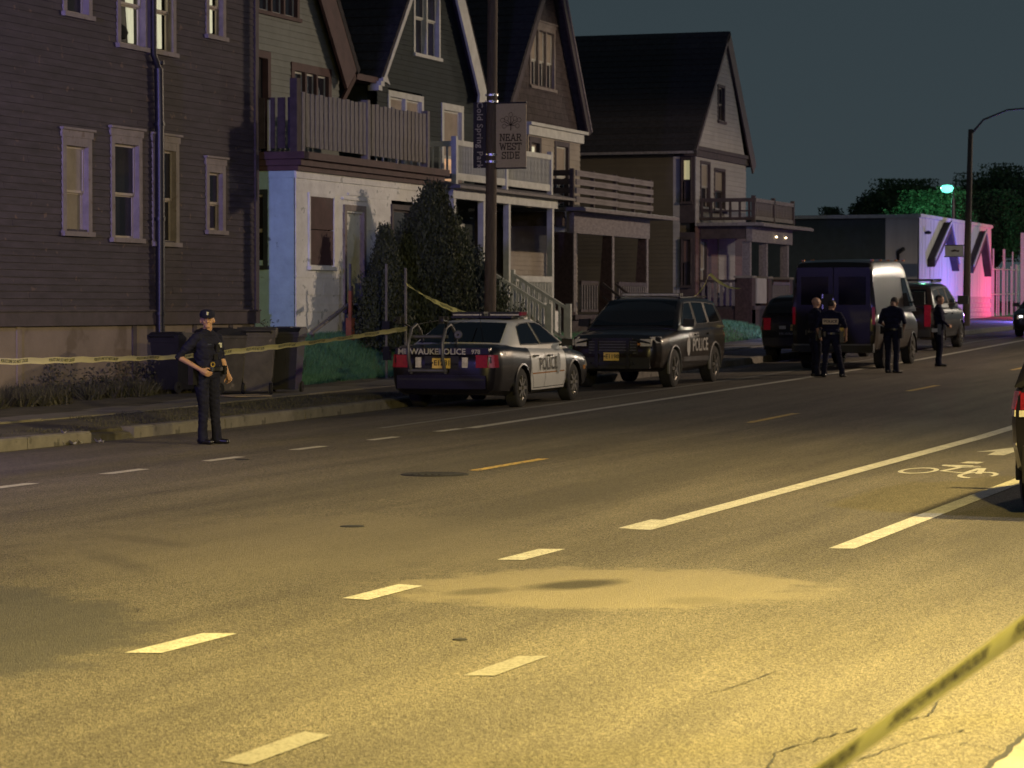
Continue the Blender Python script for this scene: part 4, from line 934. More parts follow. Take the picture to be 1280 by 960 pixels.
for zz in (z1+.015, z0-.015): MB().bar((0,y0,zz),(0,.0,zz),.03).build('bracket', M['black_metal'], SB, o=(0,0,0))
cy, Wd, Hh = (y0+y1)/2, y1-y0, z1-z0
fn = lambda x, y: (-.0235, cy-x, z0+y)
tb = MB()
for s_, yy, sz in (('NEAR',.47,.135),('WEST',.33,.135),('SIDE',.19,.135)): slab_text(tb, s_, sz*Hh/1.25*1.02, 0, yy*Hh, fn, .14)
tb.build('lettering', M['ink'], SB, o=(0,0,0))
fl = MB(); c0 = (0, .66*Hh)
def seg2(a, b, w):
    dx, dy = b[0]-a[0], b[1]-a[1]; L = math.hypot(dx, dy); px, py = -dy/L*w/2, dx/L*w/2
    fl.add([fn(a[0]-px,a[1]-py), fn(b[0]-px,b[1]-py), fn(b[0]+px,b[1]+py), fn(a[0]+px,a[1]+py)], [(0,1,2,3)])
for ang, L in ((90,.2),(125,.155),(55,.155),(152,.2),(28,.2),(190,.14),(-10,.14)):
    a = math.radians(ang); e_ = (c0[0]+L*math.cos(a), c0[1]+.01+L*math.sin(a)); k = ((L-.045)/L)
    seg2(c0, (c0[0]+(e_[0]-c0[0])*k, c0[1]+(e_[1]-c0[1])*k), .013)
    for q in range(14):
        b0, b1 = 2*PI*q/14, 2*PI*(q+1)/14; seg2((e_[0]+.042*math.cos(b0), e_[1]+.042*math.sin(b0)), (e_[0]+.042*math.cos(b1), e_[1]+.042*math.sin(b1)), .009)
seg2((0,c0[1]-.1),(0,c0[1]+.1),.018)
fl.build('flower_emblem', M['ink'], SB, o=(0,0,0))
va, zt = fs(592,130,pu); vb, zbm = fs(608,208,pu)
SD = thing('banner', 'narrow navy street banner reading Cold Spring Park downwards', 'banner', (pu, pv, zb))
y0, y1, z0, z1 = sgn(vb)+.0, sgn(va), zbm-zb, zt-zb
MB().box(-.02,.005,y0,y1,z0,z1).build('panel', M['sign_dark'], SD, o=(0,0,0))
for zz in (z1+.015, z0-.015): MB().bar((0,y1,zz),(0,0,zz),.03).build('bracket', M['black_metal'], SD, o=(0,0,0))
lettering('lettering', 'Cold Spring Park', .175, lambda x, y: (-.0235, (y0+y1)/2-y, (z0+z1)/2-x), M['ink_pale'], SD, spacing=1.1, bold=.002)

# right-hand pole with small sign
u_, v_ = 108.4, 19.2
RP = thing('lamp_pole', 'slender dark street pole with curved lamp arm in front of the pale building', 'street pole', (u_, v_, gz(u_,v_)))
MB().tube([(0,0,-.1),(.03,-.03,3),(.1,-.12,7.4)], [.15,.13,.09], 12).build('shaft', M['pole_wood'], RP, smooth=50, o=(0,0,0))
MB().tube([(.1,-.12,7.2),(.1,-.6,7.75),(.1,-1.5,8.1),(.1,-3.2,8.2)], [.05,.04,.035,.03], 8).lathe([(0,-.06),(.12,-.03),(.16,.03),(.08,.09),(0,.1)], (.1,-3.4,8.18), seg=12).build('lamp_arm', M['metal_grey'], RP, smooth=50, o=(0,0,0))
PS = thing('hanging_sign', 'small cream sign with dark emblem fixed to the far street pole', 'sign', (u_, v_, gz(u_,v_)))
MB().box(-.02,.02,.12,.82,2.62,3.02).build('panel', M['white_trim'], PS, o=(0,0,0)); MB().box(-.03,.03,.1,.84,3.02,3.05).box(-.03,.03,.1,.84,2.59,2.62).build('frame', M['black_metal'], PS, o=(0,0,0))
MB().prism([(-.022,.62,2.85),(-.022,.55,2.78),(-.022,.4,2.8),(-.022,.3,2.77),(-.022,.26,2.86),(-.022,.34,2.84),(-.022,.45,2.88),(-.022,.57,2.84)], (-.004,0,0)).build('emblem', M['ink'], PS, o=(0,0,0))
# green lamp beyond
GL = thing('street_lamp', 'street lamp glowing green-white above the flat roof, among the trees', 'street lamp', (140.2, 25.5, gz(140,25)))
hz = 7.66-gz(140,25)
MB().tube([(0,0,0),(0,0,hz-.9),(0,.0,hz-.5)], [.13,.1,.09], 10).tube([(0,0,hz-.6),(0,.0,hz-.1),(0,.2,hz)], .05, 8).build('post', M['metal_grey'], GL, smooth=50, o=(0,0,0))
MB().lathe([(0,-.24),(.24,-.18),(.32,0),(.24,.12),(0,.16)], (0,.3,hz), seg=16).build('lamp_head', M['lamp_green'], GL, smooth=60, o=(0,0,0))
gl = point('street_or_fill_light', (141.6,27.0,7.9), (.2,1,.5), 900, .3)
# two posts on the lawn
for (x, y), lab in (((483,330),'thin pale post with black boxes on the lawn, left of the two posts'),((507,335),'thin wooden post on the lawn where the slack tape is tied')):
    u, z = fp(x, y, 20.9); t = thing('lawn_post', lab, 'post', (u, 20.9, gz(u,20.9)), group='posts on the lawn')
    MB().box(-.02,.02,-.02,.02,-.1,z-gz(u,20.9)).build('post', M['wood_grey'], t, o=(0,0,0))
    if x == 483:
        MB().box(-.09,.09,-.1,.06,.85,1.12).build('black_box', M['black_metal'], t, o=(0,0,0)); MB().box(-.07,.07,-.08,.05,.35,.62).build('black_box', M['black_metal'], t, o=(0,0,0))
t = thing('rust_post', 'thin rust-red post below the handrail at the white house door', 'post', (54.1, 22.1, gz(54.1,22.1)))
MB().box(-.03,.03,-.03,.03,0,1.0).build('shaft', M['rust'], t, o=(0,0,0)); MB().box(-.09,.09,-.06,.06,0,.45).build('sleeve', M['rust'], t, o=(0,0,0)); MB().box(-.02,.02,-.02,.02,1.0,1.55).build('rod', M['metal_grey'], t, o=(0,0,0))
t = thing('handrail', 'sloping weathered handrail rising to the white house door', 'handrail', (53, 22.2, 1))
MB().bar((52.3,22.2,1.3),(54.9,22.35,1.95),.07,.05).build('rail', M['wood_grey'], t); MB().bar((54.8,22.35,1.2),(54.8,22.35,2.25),.05).bar((52.4,22.2,.8),(52.4,22.2,1.32),.05).build('upright', M['wood_dark'], t)
# white fence far right
FW = thing('metal_fence', 'white upright metal fence posts of uneven height beside the pale building', 'fence', (135, 22, 1.3))
o = wloc(FW)
for i in range(26):
    u = 130.7+.62*i; hh = random.choice([2.2,2.3,2.25,3.0,3.1]) if i < 12 else 2.4; w_ = random.choice([.03,.03,.05])
    me = MB().box(-w_,w_,-w_,w_,0,1).mesh('fence_post', M['fence_white']); piece('fence_post', me, FW, (u-o.x, 22+random.uniform(0,.3)-o.y, gz(u,22)-o.z), (1,1,hh))
for z in (1.0, 2.15): MB().bar((130.6,22.1,gz(131,22)+z),(147,22.1,gz(147,22)+z),.05).build('fence_rail', M['fence_white'], FW)
for u, hh, cc in ((137.6,3.9,'fence_white'),(138.6,3.8,'plate')): MB().box(u-.09,u+.09,21.6,21.78,gz(u,22),gz(u,22)+hh).build('tall_post', M[cc], FW)
OS = thing('box_sign', 'orange backlit box sign at the right edge above the white fence', 'sign', (141, 22, 1.3))
MB().box(140.9,141.2,20.4,22.0,3.75,4.8).build('sign_face', M['orange_sign'], OS); MB().box(141.05,141.2,21.3,21.45,1.2,3.75).build('mast', M['black_metal'], OS)

# ------------------------------------------------------------------ wheelie bins
def bin_(label, u, v, rz, m, h=1.08, lid='bin_dark', group=None):
    t = thing('wheelie_bin', label, 'bin', (u, v, gz(u,v)), rz, group)
    b = MB(); a, c = .23, .30
    b.hexa([(-a,-a,.06),(a,-a,.06),(a,a,.06),(-a,a,.06),(-c,-c,h-.1),(c,-c,h-.1),(c,c,h-.1),(-c,c,h-.1)])
    b.box(-c-.02,c+.02,-c-.02,c+.02,h-.13,h-.08); b.hexa([(-a-.012,-.06,.2),(-a+.02,-.06,.2),(-a+.02,.06,.2),(-a-.012,.06,.2),(-c-.012,-.08,h-.2),(-c+.02,-.08,h-.2),(-c+.02,.08,h-.2),(-c-.012,.08,h-.2)])
    b.build('body', M[m], t, smooth=30, o=(0,0,0))
    l = MB().prism([(-c-.05,-c-.03,h-.08),(-c-.05,-c-.03,h-.04),(-c+.1,-c-.03,h+.03),(c-.1,-c-.03,h+.05),(c+.04,-c-.03,h),(c+.04,-c-.03,h-.08)], (0,2*c+.06,0)); l.box(-.15,.15,-.12,.12,h+.03,h+.055); l.build('lid', M[lid], t, o=(0,0,0))
    MB().tube([(c+.03,-.25,h-.05),(c+.1,-.25,h-.02),(c+.1,.25,h-.02),(c+.03,.25,h-.05)], .014, 6).build('handle', M['plastic'], t, o=(0,0,0))
    for s in (-1, 1): MB().lathe([(.03,-.025),(.09,-.025),(.1,-.015),(.1,.015),(.09,.025),(.03,.025)], (a,s*.24,.1), 'y', 16).build('wheel', M['rubber'], t, smooth=40, o=(0,0,0))
    return t
G_ = 'wheeled bins by the brown house corner'
bin_('brown wheelie bin right beside the standing officer', 45.0, 20.75, math.radians(150), 'bin_brown', group=G_)
bin_('brown wheelie bin between the other brown bin and the black bin', 45.45, 20.28, math.radians(200), 'bin_brown', 1.1, 'bin_brown', group=G_)
bin_('black wheelie bin at the right end of the row, next to the lawn', 46.2, 20.1, math.radians(10), 'bin_dark', 1.1, group=G_)
bin_('black wheelie bin half hidden behind the standing officer', 45.0, 21.65, math.radians(170), 'bin_dark', 1.0, group=G_)
cb = MB().prism([(43.9,20.0,gz(44,20)+.02),(44.5,19.6,gz(44,20)+.02),(44.7,19.95,gz(44,20)+.04),(44.1,20.45,gz(44,20)+.03)], (0,0,.012)).build('cardboard', M['card']); tag(cb, 'flattened cardboard piece on the ground before the brown bins', 'cardboard')
lt = MB()
for k in range(9):
    u = random.gauss(33.9,.25); v = random.gauss(17.62,.1); s_ = random.uniform(.04,.13); z = gz(u,v)
    lt.add([(u,v,z+.01),(u+s_,v+.02,z+.04),(u+s_*.8,v+s_,z+.02),(u-.02,v+s_*.7,z+.07)], [(0,1,2),(0,2,3)])
tag(lt.build('litter', M['litter'], kind='stuff'), 'scraps of pale litter in the gutter by the broken kerb', 'litter')

# ------------------------------------------------------------------ barricade tape
def tape(label, pts, w, twist, sag=0, n=60, txt=True, tsize=.7, rep=1.1):
    P0 = [Vector(p) for p in pts]; Ls = [0]
    for a, b in zip(P0, P0[1:]): Ls.append(Ls[-1]+(b-a).length)
    T = Ls[-1]
    def at(s):
        s = max(0, min(T-1e-4, s)); i = max(k for k in range(len(Ls)-1) if Ls[k] <= s); t = (s-Ls[i])/(Ls[i+1]-Ls[i])
        p = P0[i].lerp(P0[i+1], t); p = p-Vector((0,0,sag*4*t*(1-t)+(.006 if sag else 0)*math.sin(s*9))); return p, (P0[i+1]-P0[i]).normalized()
    def pt(s, c, off=0):
        p, d = at(s); side = Vector((0,0,1)); side = (side-d*side.dot(d)).normalized(); nn = d.cross(side)
        a = twist(s/T); ax = side*math.cos(a)+nn*math.sin(a); no = -side*math.sin(a)+nn*math.cos(a)
        return p+ax*c+no*(off+.25*c*c/w)
    mb = MB()
    for i in range(n+1):
        for j in range(4): mb.v.append(tuple(pt(T*i/n, (j/3-.5)*w)))
    mb.f = [(i*4+j, i*4+4+j, i*4+5+j, i*4+1+j) for i in range(n) for j in range(3)]; mb.m = [0]*len(mb.f)
    t = thing('barricade_tape', label, 'barricade tape', tuple(P0[0])); mb.build('strip', M['tape'], t, smooth=60)
    if txt:
        s = rep/2; o = P0[0]
        while s < T-rep/2:
            for sg in (1, -1):
                lettering('lettering', 'POLICE LINE DO NOT CROSS', w*tsize, lambda x, y: tuple(pt(s+x*sg, y, .0015*sg)-o), M['tape_print'], t, bold=.0016)
            s += rep
    return t
TZ = lambda u, z: z
tape('long level yellow police tape from the left edge to the patrol sedan', [(20,16.6,1.3),(35.4,16.95,1.14),(44.85,17.3,1.46)], .075, lambda t: .35+.3*math.sin(t*24), .03, 160, rep=1.25)
tape('slack yellow police tape from the lawn post down to the patrol car roof', [(54.0,20.85,2.3),(48.9,17.3,1.62)], .1, lambda t: .5+.3*math.sin(t*9), .12, 50, rep=1.3)
tape('thin yellow police tape pulled up to a point beside the dark corner porch', [(60.2,17.2,1.95),(66,18.2,2.05),(76.4,20.6,2.75),(78.2,20.2,2.35)], .08, lambda t: .8+.4*math.sin(t*14), .12, 50, txt=False)
P1 = Vector((0,0,CAMH)); a = ray(1020,968); b = ray(1300,766)
n1 = P1+Vector(a)*5.6; n2 = P1+Vector(b)*7.0; d_ = (n2-n1)
tape('blurred green-yellow police tape crossing the near right corner', [tuple(n1-d_*.35), tuple(n2+d_*1.5)], 0.078, lambda t: .35+.12*math.sin(t*8), 0, 90, rep=.9, tsize=.66)
for q, lb in ((n1-d_*.35, 'steel stake just below the view holding the near tape'), (n2+d_*1.5, 'steel stake right of the view holding the near tape')):
    t = thing('sign_post', lb, 'post', (q.x, q.y, gz(q.x, q.y))); MB().box(-.03,.03,-.03,.03,-.1,q.z-gz(q.x,q.y)+.03).build('post', M['metal_grey'], t, o=(0,0,0))

# ------------------------------------------------------------------ vehicles
def interp(st, x):
    st = sorted(st)
    if x <= st[0][0]: return st[0][1:]
    for a, b in zip(st, st[1:]):
        if x <= b[0]:
            t = (x-a[0])/(b[0]-a[0]); return tuple(p+(q-p)*t for p, q in zip(a[1:], b[1:]))
    return st[-1][1:]
RING = [(0,0,0),(.82,0,0),(.945,.09,0),(.985,.3,0),(1.0,.55,0),(.995,.72,0),(.975,.86,0),(.93,.95,0),(.85,.995,0),(.5,1,.6),(0,1,1)]
def car(name, label, loc, rz, sp, group=None, cat='car'):
    t = thing(name, label, cat, loc, rz, group)
    st = sp['body']; belt = sp['belt']; gh = sp['glass']      # glass: list (x, zroof)
    xs = sorted(set([s[0] for s in st]+[round(st[0][0]+(st[-1][0]-st[0][0])*i/44, 3) for i in range(45)]+sp.get('cuts', [])))
    mb = MB(); nr = len(RING)
    def ringpt(x):
        w, zb, zt, cr = interp(st, x); return [(x, w*a, zb+(zt-zb)*b+cr*c) for a, b, c in RING]
    rows = []
    for x in xs:
        h = ringpt(x); full = h+[(p[0], -p[1], p[2]) for p in h[-2:0:-1]]; rows.append(full)
    n = len(rows[0]); V = [p for r in rows for p in r]; F = []; MI = []
    for i in range(len(rows)-1):
        for j in range(n):
            F.append((i*n+j, (i+1)*n+j, (i+1)*n+(j+1) % n, i*n+(j+1) % n))
            c = [sum(V[k][q] for k in F[-1])/4 for q in range(3)]; MI.append(sp['paint'](*c) if 'paint' in sp else 0)
    F += [tuple(range(n)), tuple(range((len(rows)-1)*n, len(rows)*n))]; MI += [0, 0]
    mb.v = V; mb.f = F; mb.m = MI
    mats = [M[m] for m in sp['mats']]
    body = mb.build('body', mats, t, smooth=38, o=(0,0,0))
    # wheel arches
    cutr = MB(); R = sp['wr']
    for wx in sp['wheels']:
        for s in (-1, 1):
            W_ = interp(st, wx)[0]; cutr.lathe([(0,W_-.30),(R+.055,W_-.30),(R+.055,W_+.1),(0,W_+.1)] if s > 0 else [(0,-W_-.1),(R+.055,-W_-.1),(R+.055,-W_+.30),(0,-W_+.30)], (wx,0,R), 'y', 24)
    co = bpy.data.objects.new('cut', cutr.mesh('cut', M['dark'])); COL.objects.link(co)
    body.parent = None; md_ = body.modifiers.new('b', 'BOOLEAN'); md_.operation = 'DIFFERENCE'; md_.object = co; md_.solver = 'EXACT'
    dg = bpy.context.evaluated_depsgraph_get(); dg.update(); me = bpy.data.meshes.new_from_object(body.evaluated_get(dg), depsgraph=dg)
    body.modifiers.clear(); body.data = me; me.set_sharp_from_angle(angle=math.radians(38)); body.parent = t; bpy.data.objects.remove(co)
    # fender lips
    for wx in sp['wheels']:
        for s in (-1, 1):
            W_ = interp(st, wx)[0]; lp = MB(); N_ = 20
            for i in range(N_+1):
                a = math.radians(-12+204*i/N_)
                for rr, yy in ((R+.05, W_-.05), (R+.05, W_+.012), (R+.085, W_+.004), (R+.09, W_-.03)): lp.v.append((wx+rr*math.cos(a), s*yy, R+rr*math.sin(a)))
            lp.f = [(i*4+j, i*4+4+j, i*4+5+j, i*4+1+j) for i in range(N_) for j in range(3)]; lp.m = [0]*len(lp.f)
            lp.build('wheel_arch', M[sp.get('arch', sp['mats'][0])], t, smooth=40, o=(0,0,0))
            y = s*(W_-.13); tw = sp.get('tw', .11)
            wh_ = MB().lathe([(R*.62,-tw),(R*.9,-tw),(R*.985,-tw*.8),(R,-tw*.45),(R,tw*.45),(R*.985,tw*.8),(R*.9,tw),(R*.62,tw)], (wx,y,R), 'y', 32).build('wheel', M['rubber'], t, smooth=40, o=(0,0,0))
            rm = MB().lathe([(0,.0),(R*.12,.0),(R*.14,-.02),(R*.2,-.045),(R*.5,-.05),(R*.56,-.01),(R*.63,0),(R*.64,-.05),(R*.6,-.16)] if s < 0 else [(0,0),(R*.12,0),(R*.14,.02),(R*.2,.045),(R*.5,.05),(R*.56,.01),(R*.63,0),(R*.64,.05),(R*.6,.16)], (wx, y+s*tw*.9*1.0, R), 'y', 28)
            if s > 0: rm = MB().lathe([(0,.0),(R*.12,.0),(R*.14,-.02),(R*.2,-.045),(R*.5,-.05),(R*.56,-.01),(R*.63,0)], (wx, y+tw*.95, R), 'y', 28)
            else: rm = MB().lathe([(0,.0),(R*.12,.0),(R*.14,.02),(R*.2,.045),(R*.5,.05),(R*.56,.01),(R*.63,0)], (wx, y-tw*.95, R), 'y', 28)
            for q in range(sp.get('spokes', 5)):
                a = 2*PI*q/sp.get('spokes', 5); c, d_ = math.cos(a), math.sin(a); yy = y+s*tw*.9
                rm.bar((wx+c*R*.1, yy, R+d_*R*.1), (wx+c*R*.6, yy, R+d_*R*.6), R*.15, .04, up=(0,1,0))
            r_ = rm.build('rim', M[sp.get('rim', 'steel')], wh_, smooth=30, o=(0,0,0))
    # cabin
    def yw(z): return sp['wb']-(sp['wb']-sp['wt'])*max(0, (z-belt)/(sp['zr']-belt))
    g0, g1 = gh[0][0], gh[-1][0]
    gx = sorted(set([q[0] for q in gh]+[round(g0+(g1-g0)*i/30, 3) for i in range(31)]))
    V = []; rows = 0
    for x in gx:
        z = interp(gh, x)[0]; hh = z-belt+.06; h = []
        for k in (0, .35, .7): zz = belt-.06+max(.0, hh-.07)*k; h.append((x, yw(zz), zz))
        zz = max(belt-.06, z-.07); h += [(x, yw(zz), zz), (x, yw(z)-.02, z-.028), (x, yw(z)-.09, z-.004), (x, yw(z)*.5, z+.012), (x, 0, z+.018)]
        V += h+[(p[0], -p[1], p[2]) for p in h[-2::-1]]; rows += 1
    n = 15; F = [(i*n+j, (i+1)*n+j, (i+1)*n+j+1, i*n+j+1) for i in range(rows-1) for j in range(n-1)]
    F += [tuple(range(n)), tuple(range((rows-1)*n, rows*n))]
    cb_ = MB(); cb_.v = V; cb_.f = F; cb_.m = [sp.get('cabmat', 0)]*len(F); cb_.build('cabin', mats, t, smooth=35, o=(0,0,0))
    for poly in sp['side_glass']:
        for s in (-1, 1):
            q = MB().prism([(x, s*(yw(z)+.004), z) for x, z in poly], (0, s*.006, 0)); q.build('side_window', M['car_glass'], t, o=(0,0,0))
    if sp.get('sidetrim'):
        for poly in sp['side_glass']:
            for s in (-1, 1):
                q = MB()
                for (x0, z0), (x1, z1) in zip(poly, poly[1:]+poly[:1]): q.bar((x0, s*(yw(z0)+.008), z0), (x1, s*(yw(z1)+.008), z1), .012, .014)
                q.build('window_trim', M['metal_grey'], t, o=(0,0,0))
    for nm, (x0, z0, x1, z1, k0, k1) in sp['ends'].items():   # sloped glass
        s0, s1 = yw(z0)*k0, yw(z1)*k1; d_ = Vector((-(z1-z0), 0, x1-x0)).normalized()
        if d_.z < 0: d_ = -d_
        if abs(d_.z) < .3: d_ = Vector((-1 if x0 < 0 else 1, 0, .1)).normalized()
        m_ = MB(); K = 8; off = d_*.022
        for a in (0, 1):
            for i in range(K+1):
                q = -1+2*i/K; s_ = (s0, s1)[a]; bz = .012*(1-q*q); m_.v.append(((x0,x1)[a]+off.x, s_*q, (z0,z1)[a]+off.z+bz*d_.z+0))
        m_.f = [(i, i+1, K+2+i, K+1+i) for i in range(K)]; m_.m = [0]*K
        m_.build(nm, M['car_glass'], t, smooth=40, o=(0,0,0))
    # seams, handles, mirrors
    def ys(x, z):
        w, zb, zt, cr = interp(st, x); r_ = (z-zb)/(zt-zb); r_ = max(0, min(1, r_))
        for a, b in zip(RING[1:9], RING[2:9]):
            if a[1] <= r_ <= b[1]: return w*(a[0]+(b[0]-a[0])*(r_-a[1])/max(1e-6, b[1]-a[1]))
        return w*.85
    def ribbon(pts, wd, m, name, s, off=.003):
        q = MB(); pp = []
        for a, b in zip(pts, pts[1:]):
            for i in range(8): pp.append((a[0]+(b[0]-a[0])*i/8, a[1]+(b[1]-a[1])*i/8))
        pp.append(pts[-1])
        for i, (x, z) in enumerate(pp):
            a, b = pp[max(0, i-1)], pp[min(len(pp)-1, i+1)]; dx, dz = b[0]-a[0], b[1]-a[1]; L = math.hypot(dx, dz) or 1
            nx, nz_ = -dz/L*wd/2, dx/L*wd/2
            for sg in (-1, 1): q.v.append((x+nx*sg, s*(ys(x+nx*sg, z+nz_*sg)+off), z+nz_*sg))
        q.f = [(2*i, 2*i+2, 2*i+3, 2*i+1) for i in range(len(pp)-1)]; q.m = [0]*len(q.f); return q.build(name, M[m], t, o=(0,0,0))
    for s in (-1, 1):
        for seam in sp.get('seams', []): ribbon(seam, .012, 'black_print', 'panel_gap', s)
        for (x, z) in sp.get('handles', []):
            MB().bar((x-.1, s*(ys(x, z)+.03), z), (x+.1, s*(ys(x, z)+.03), z), .03, .028).box(x-.1,x-.07,s*(ys(x,z)-.01),s*(ys(x,z)+.02),z-.012,z+.012).box(x+.07,x+.1,s*(ys(x,z)-.01),s*(ys(x,z)+.02),z-.012,z+.012).build('door_handle', M[sp.get('hm', 'plastic')], t, o=(0,0,0))
        mx, mz, mw, mh = sp['mirror']
        MB().hexa([(mx-.06, s*(sp['wb']+.05), mz-mh/2), (mx+.1, s*(sp['wb']+.05), mz-mh/2), (mx+.08, s*(sp['wb']+.05+mw), mz-mh/2+.02), (mx-.06, s*(sp['wb']+.05+mw), mz-mh/2+.02), (mx-.06, s*(sp['wb']+.05), mz+mh/2), (mx+.07, s*(sp['wb']+.05), mz+mh/2), (mx+.05, s*(sp['wb']+.05+mw), mz+mh/2-.01), (mx-.06, s*(sp['wb']+.05+mw), mz+mh/2-.01)]).bar((mx, s*(sp['wb']-.04), mz-mh*.3), (mx, s*(sp['wb']+.1), mz-mh*.2), .05, .04).build('mirror', M['plastic'], t, smooth=30, o=(0,0,0))
    def place(nm, m, *boxes, **k):
        q = MB()
        for b in boxes: q.box(*b)
        return q.build(nm, M[m], t, o=(0,0,0), **k)
    def patch(nm, m, x0, x1, z0, z1, s, off=.012, th=.03):    # lens wrapped on the side
        q = MB(); K = 5
        for i in range(K+1):
            x = x0+(x1-x0)*i/K
            for z in (z0, z1): q.v += [(x, s*(ys(x,z)+off), z), (x, s*(ys(x,z)-th), z)]
        q.f = [(4*i, 4*i+4, 4*i+6, 4*i+2) for i in range(K)]+[(4*i+2, 4*i+6, 4*i+7, 4*i+3) for i in range(K)]+[(4*i, 4*i+1, 4*i+5, 4*i+4) for i in range(K)]+[(0,2,3,1), (4*K, 4*K+1, 4*K+3, 4*K+2)]
        q.m = [0]*len(q.f); return q.build(nm, M[m], t, smooth=30, o=(0,0,0))
    return t, ys, ribbon, place, patch

def street(u, v, dz=0): return (u, v, gz(u, v)+dz)
pitch_ = lambda u: -math.atan((prof(u+2)-prof(u-2))/4)

# --- black and white patrol sedan
SED = dict(wb=.90, wt=.63, zr=1.47, belt=1.0, wr=.335, wheels=(-1.42,1.47), tw=.11, spokes=8, mats=['car_black','car_white'], cabmat=1, hm='car_black',
    body=[(-2.70,.66,.42,.78,.0),(-2.68,.80,.34,.93,.0),(-2.6,.90,.28,1.02,.01),(-2.4,.955,.25,1.07,.02),(-1.9,.985,.22,1.075,.02),(-1.2,.99,.21,1.03,.0),(-.3,.99,.2,1.0,.0),(.7,.985,.2,.98,.0),(1.1,.98,.2,.965,.02),(1.6,.97,.2,.93,.03),(2.2,.94,.22,.86,.03),(2.55,.86,.26,.76,.02),(2.68,.74,.32,.66,.0),(2.71,.6,.38,.56,.0)],
    glass=[(-1.95,1.045),(-1.55,1.22),(-1.15,1.40),(-.85,1.455),(-.2,1.48),(.2,1.465),(.45,1.42),(.9,1.19),(1.3,.985)],
    side_glass=[[(-1.22,1.06),(-.95,1.36),(-.72,1.405),(-.28,1.42),(-.24,1.05)],[(-.16,1.05),(-.2,1.42),(.12,1.41),(.36,1.36),(.92,1.05)]],
    ends={'rear_window': (-1.86,1.085,-1.12,1.405,.86,.9), 'windscreen': (1.22,1.03,.48,1.40,.9,.92)},
    seams=[[(-1.0,.95),(-.95,.6),(-.75,.32)],[(-.2,.97),(-.2,.3)],[(.95,.95),(.9,.3)],[(-.8,.31),(.9,.31)]], handles=[(-.75,.86),(.02,.85)], mirror=(.85,1.05,.2,.14), sidetrim=1,
    paint=lambda x, y, z: 1 if (-.98 < x < .95 and abs(y) > .6 and z > .28) else 0, cuts=[-.98,.95])
ux = 47.33
t, ys, ribbon, place, patch = car('patrol_car', 'black and white patrol sedan carrying a bike rack on its boot', street(ux, 16.6), 0, SED, cat='police car')
t.rotation_euler = (0, pitch_(ux), 0)
place('roof_rack', 'black_metal', (-.75,.05,-.55,.55,1.5,1.53)); place('light_bar', 'plastic', (-.5,-.2,-.62,-.04,1.53,1.6),(-.5,-.2,.04,.62,1.53,1.6)); place('light_bar_lens', 'clear_lens', (-.505,-.2,-.60,-.08,1.54,1.565),(-.505,-.2,.08,.60,1.54,1.565)); place('light_bar_lens', 'red_lens', (-.5,-.2,-.64,-.6,1.54,1.6))
place('bumper', 'car_black', (-2.74,-2.62,-.78,.78,.36,.58)); place('bumper_trim', 'plastic', (-2.755,-2.73,-.76,.76,.50,.53))
for s in (-1, 1):
    patch('tail_light', 'red_lens', -2.67, -2.5, .71, .92, s); place('tail_light', 'red_lens', (-2.705,-2.6,s*.60,s*.80,.71,.92)); place('reversing_light', 'clear_lens', (-2.71,-2.6,s*.36,s*.46,.71,.88))
    patch('headlight', 'clear_lens', 2.3, 2.6, .60, .76, s); patch('side_marker', 'amber_lens', 2.05, 2.2, .55, .62, s, .005)
place('plate_recess', 'plastic', (-2.7,-2.69,-.3,.3,.68,.9)); pl = place('number_plate', 'plate', (-2.735,-2.70,-.155,.155,.70,.865))
lettering('lettering', '\u2022E1281', .12, lambda x, y: (-2.737, -x, .785+y), M['black_print'], pl, bold=.002)
lettering('lettering', 'MILWAUKEE', .135, lambda x, y: (-2.70-.0, .38-x*1.05, 1.0+y-.03), M['white_print'], t, bold=.003)
lettering('lettering', 'POLICE', .135, lambda x, y: (-2.70, -.19-x*1.05, 1.0+y-.03), M['white_print'], t, bold=.003)
lettering('lettering', '978', .1, lambda x, y: (-2.70, -.60-x*1.05, 1.0+y-.03), M['white_print'], t, bold=.002)
place('boot_panel', 'car_black', (-2.695,-2.55,-.82,.82,.93,1.035))
def sidefn(x0, z0, s=-1, k=1):
    return lambda x, y: (x0+x*k, s*(ys(x0+x*k, z0+y)+.014), z0+y)
lettering('lettering', 'POLICE', .30, sidefn(-.08,.70), M['black_print'], t, bold=.006)
em = MB()
for k in range(7):
    a = k; em.prism([(.47+.13*math.cos(PI/3.5*k), -ys(.5,.7)-.012, .70+.19*math.sin(PI/3.5*k)), (.47+.13*math.cos(PI/3.5*(k+1)), -ys(.5,.7)-.012, .70+.19*math.sin(PI/3.5*(k+1))), (.47, -ys(.5,.7)-.016, .7)], (0,-.002,0))
em.build('emblem', M['emblem'], t, o=(0,0,0))
lettering('lettering', '911', .12, sidefn(-2.25,.93), M['white_print'], t, bold=.002); lettering('lettering', '978', .1, sidefn(1.25,.86), M['white_print'], t)
ribbon([(-.9,.56),(.85,.56)], .02, 'amber_lens', 'side_stripe', -1)
MB().tube([(-1.3,-.2,1.3),(-1.5,-.2,1.95)], .006, 5).build('aerial', M['plastic'], t, o=(0,0,0))
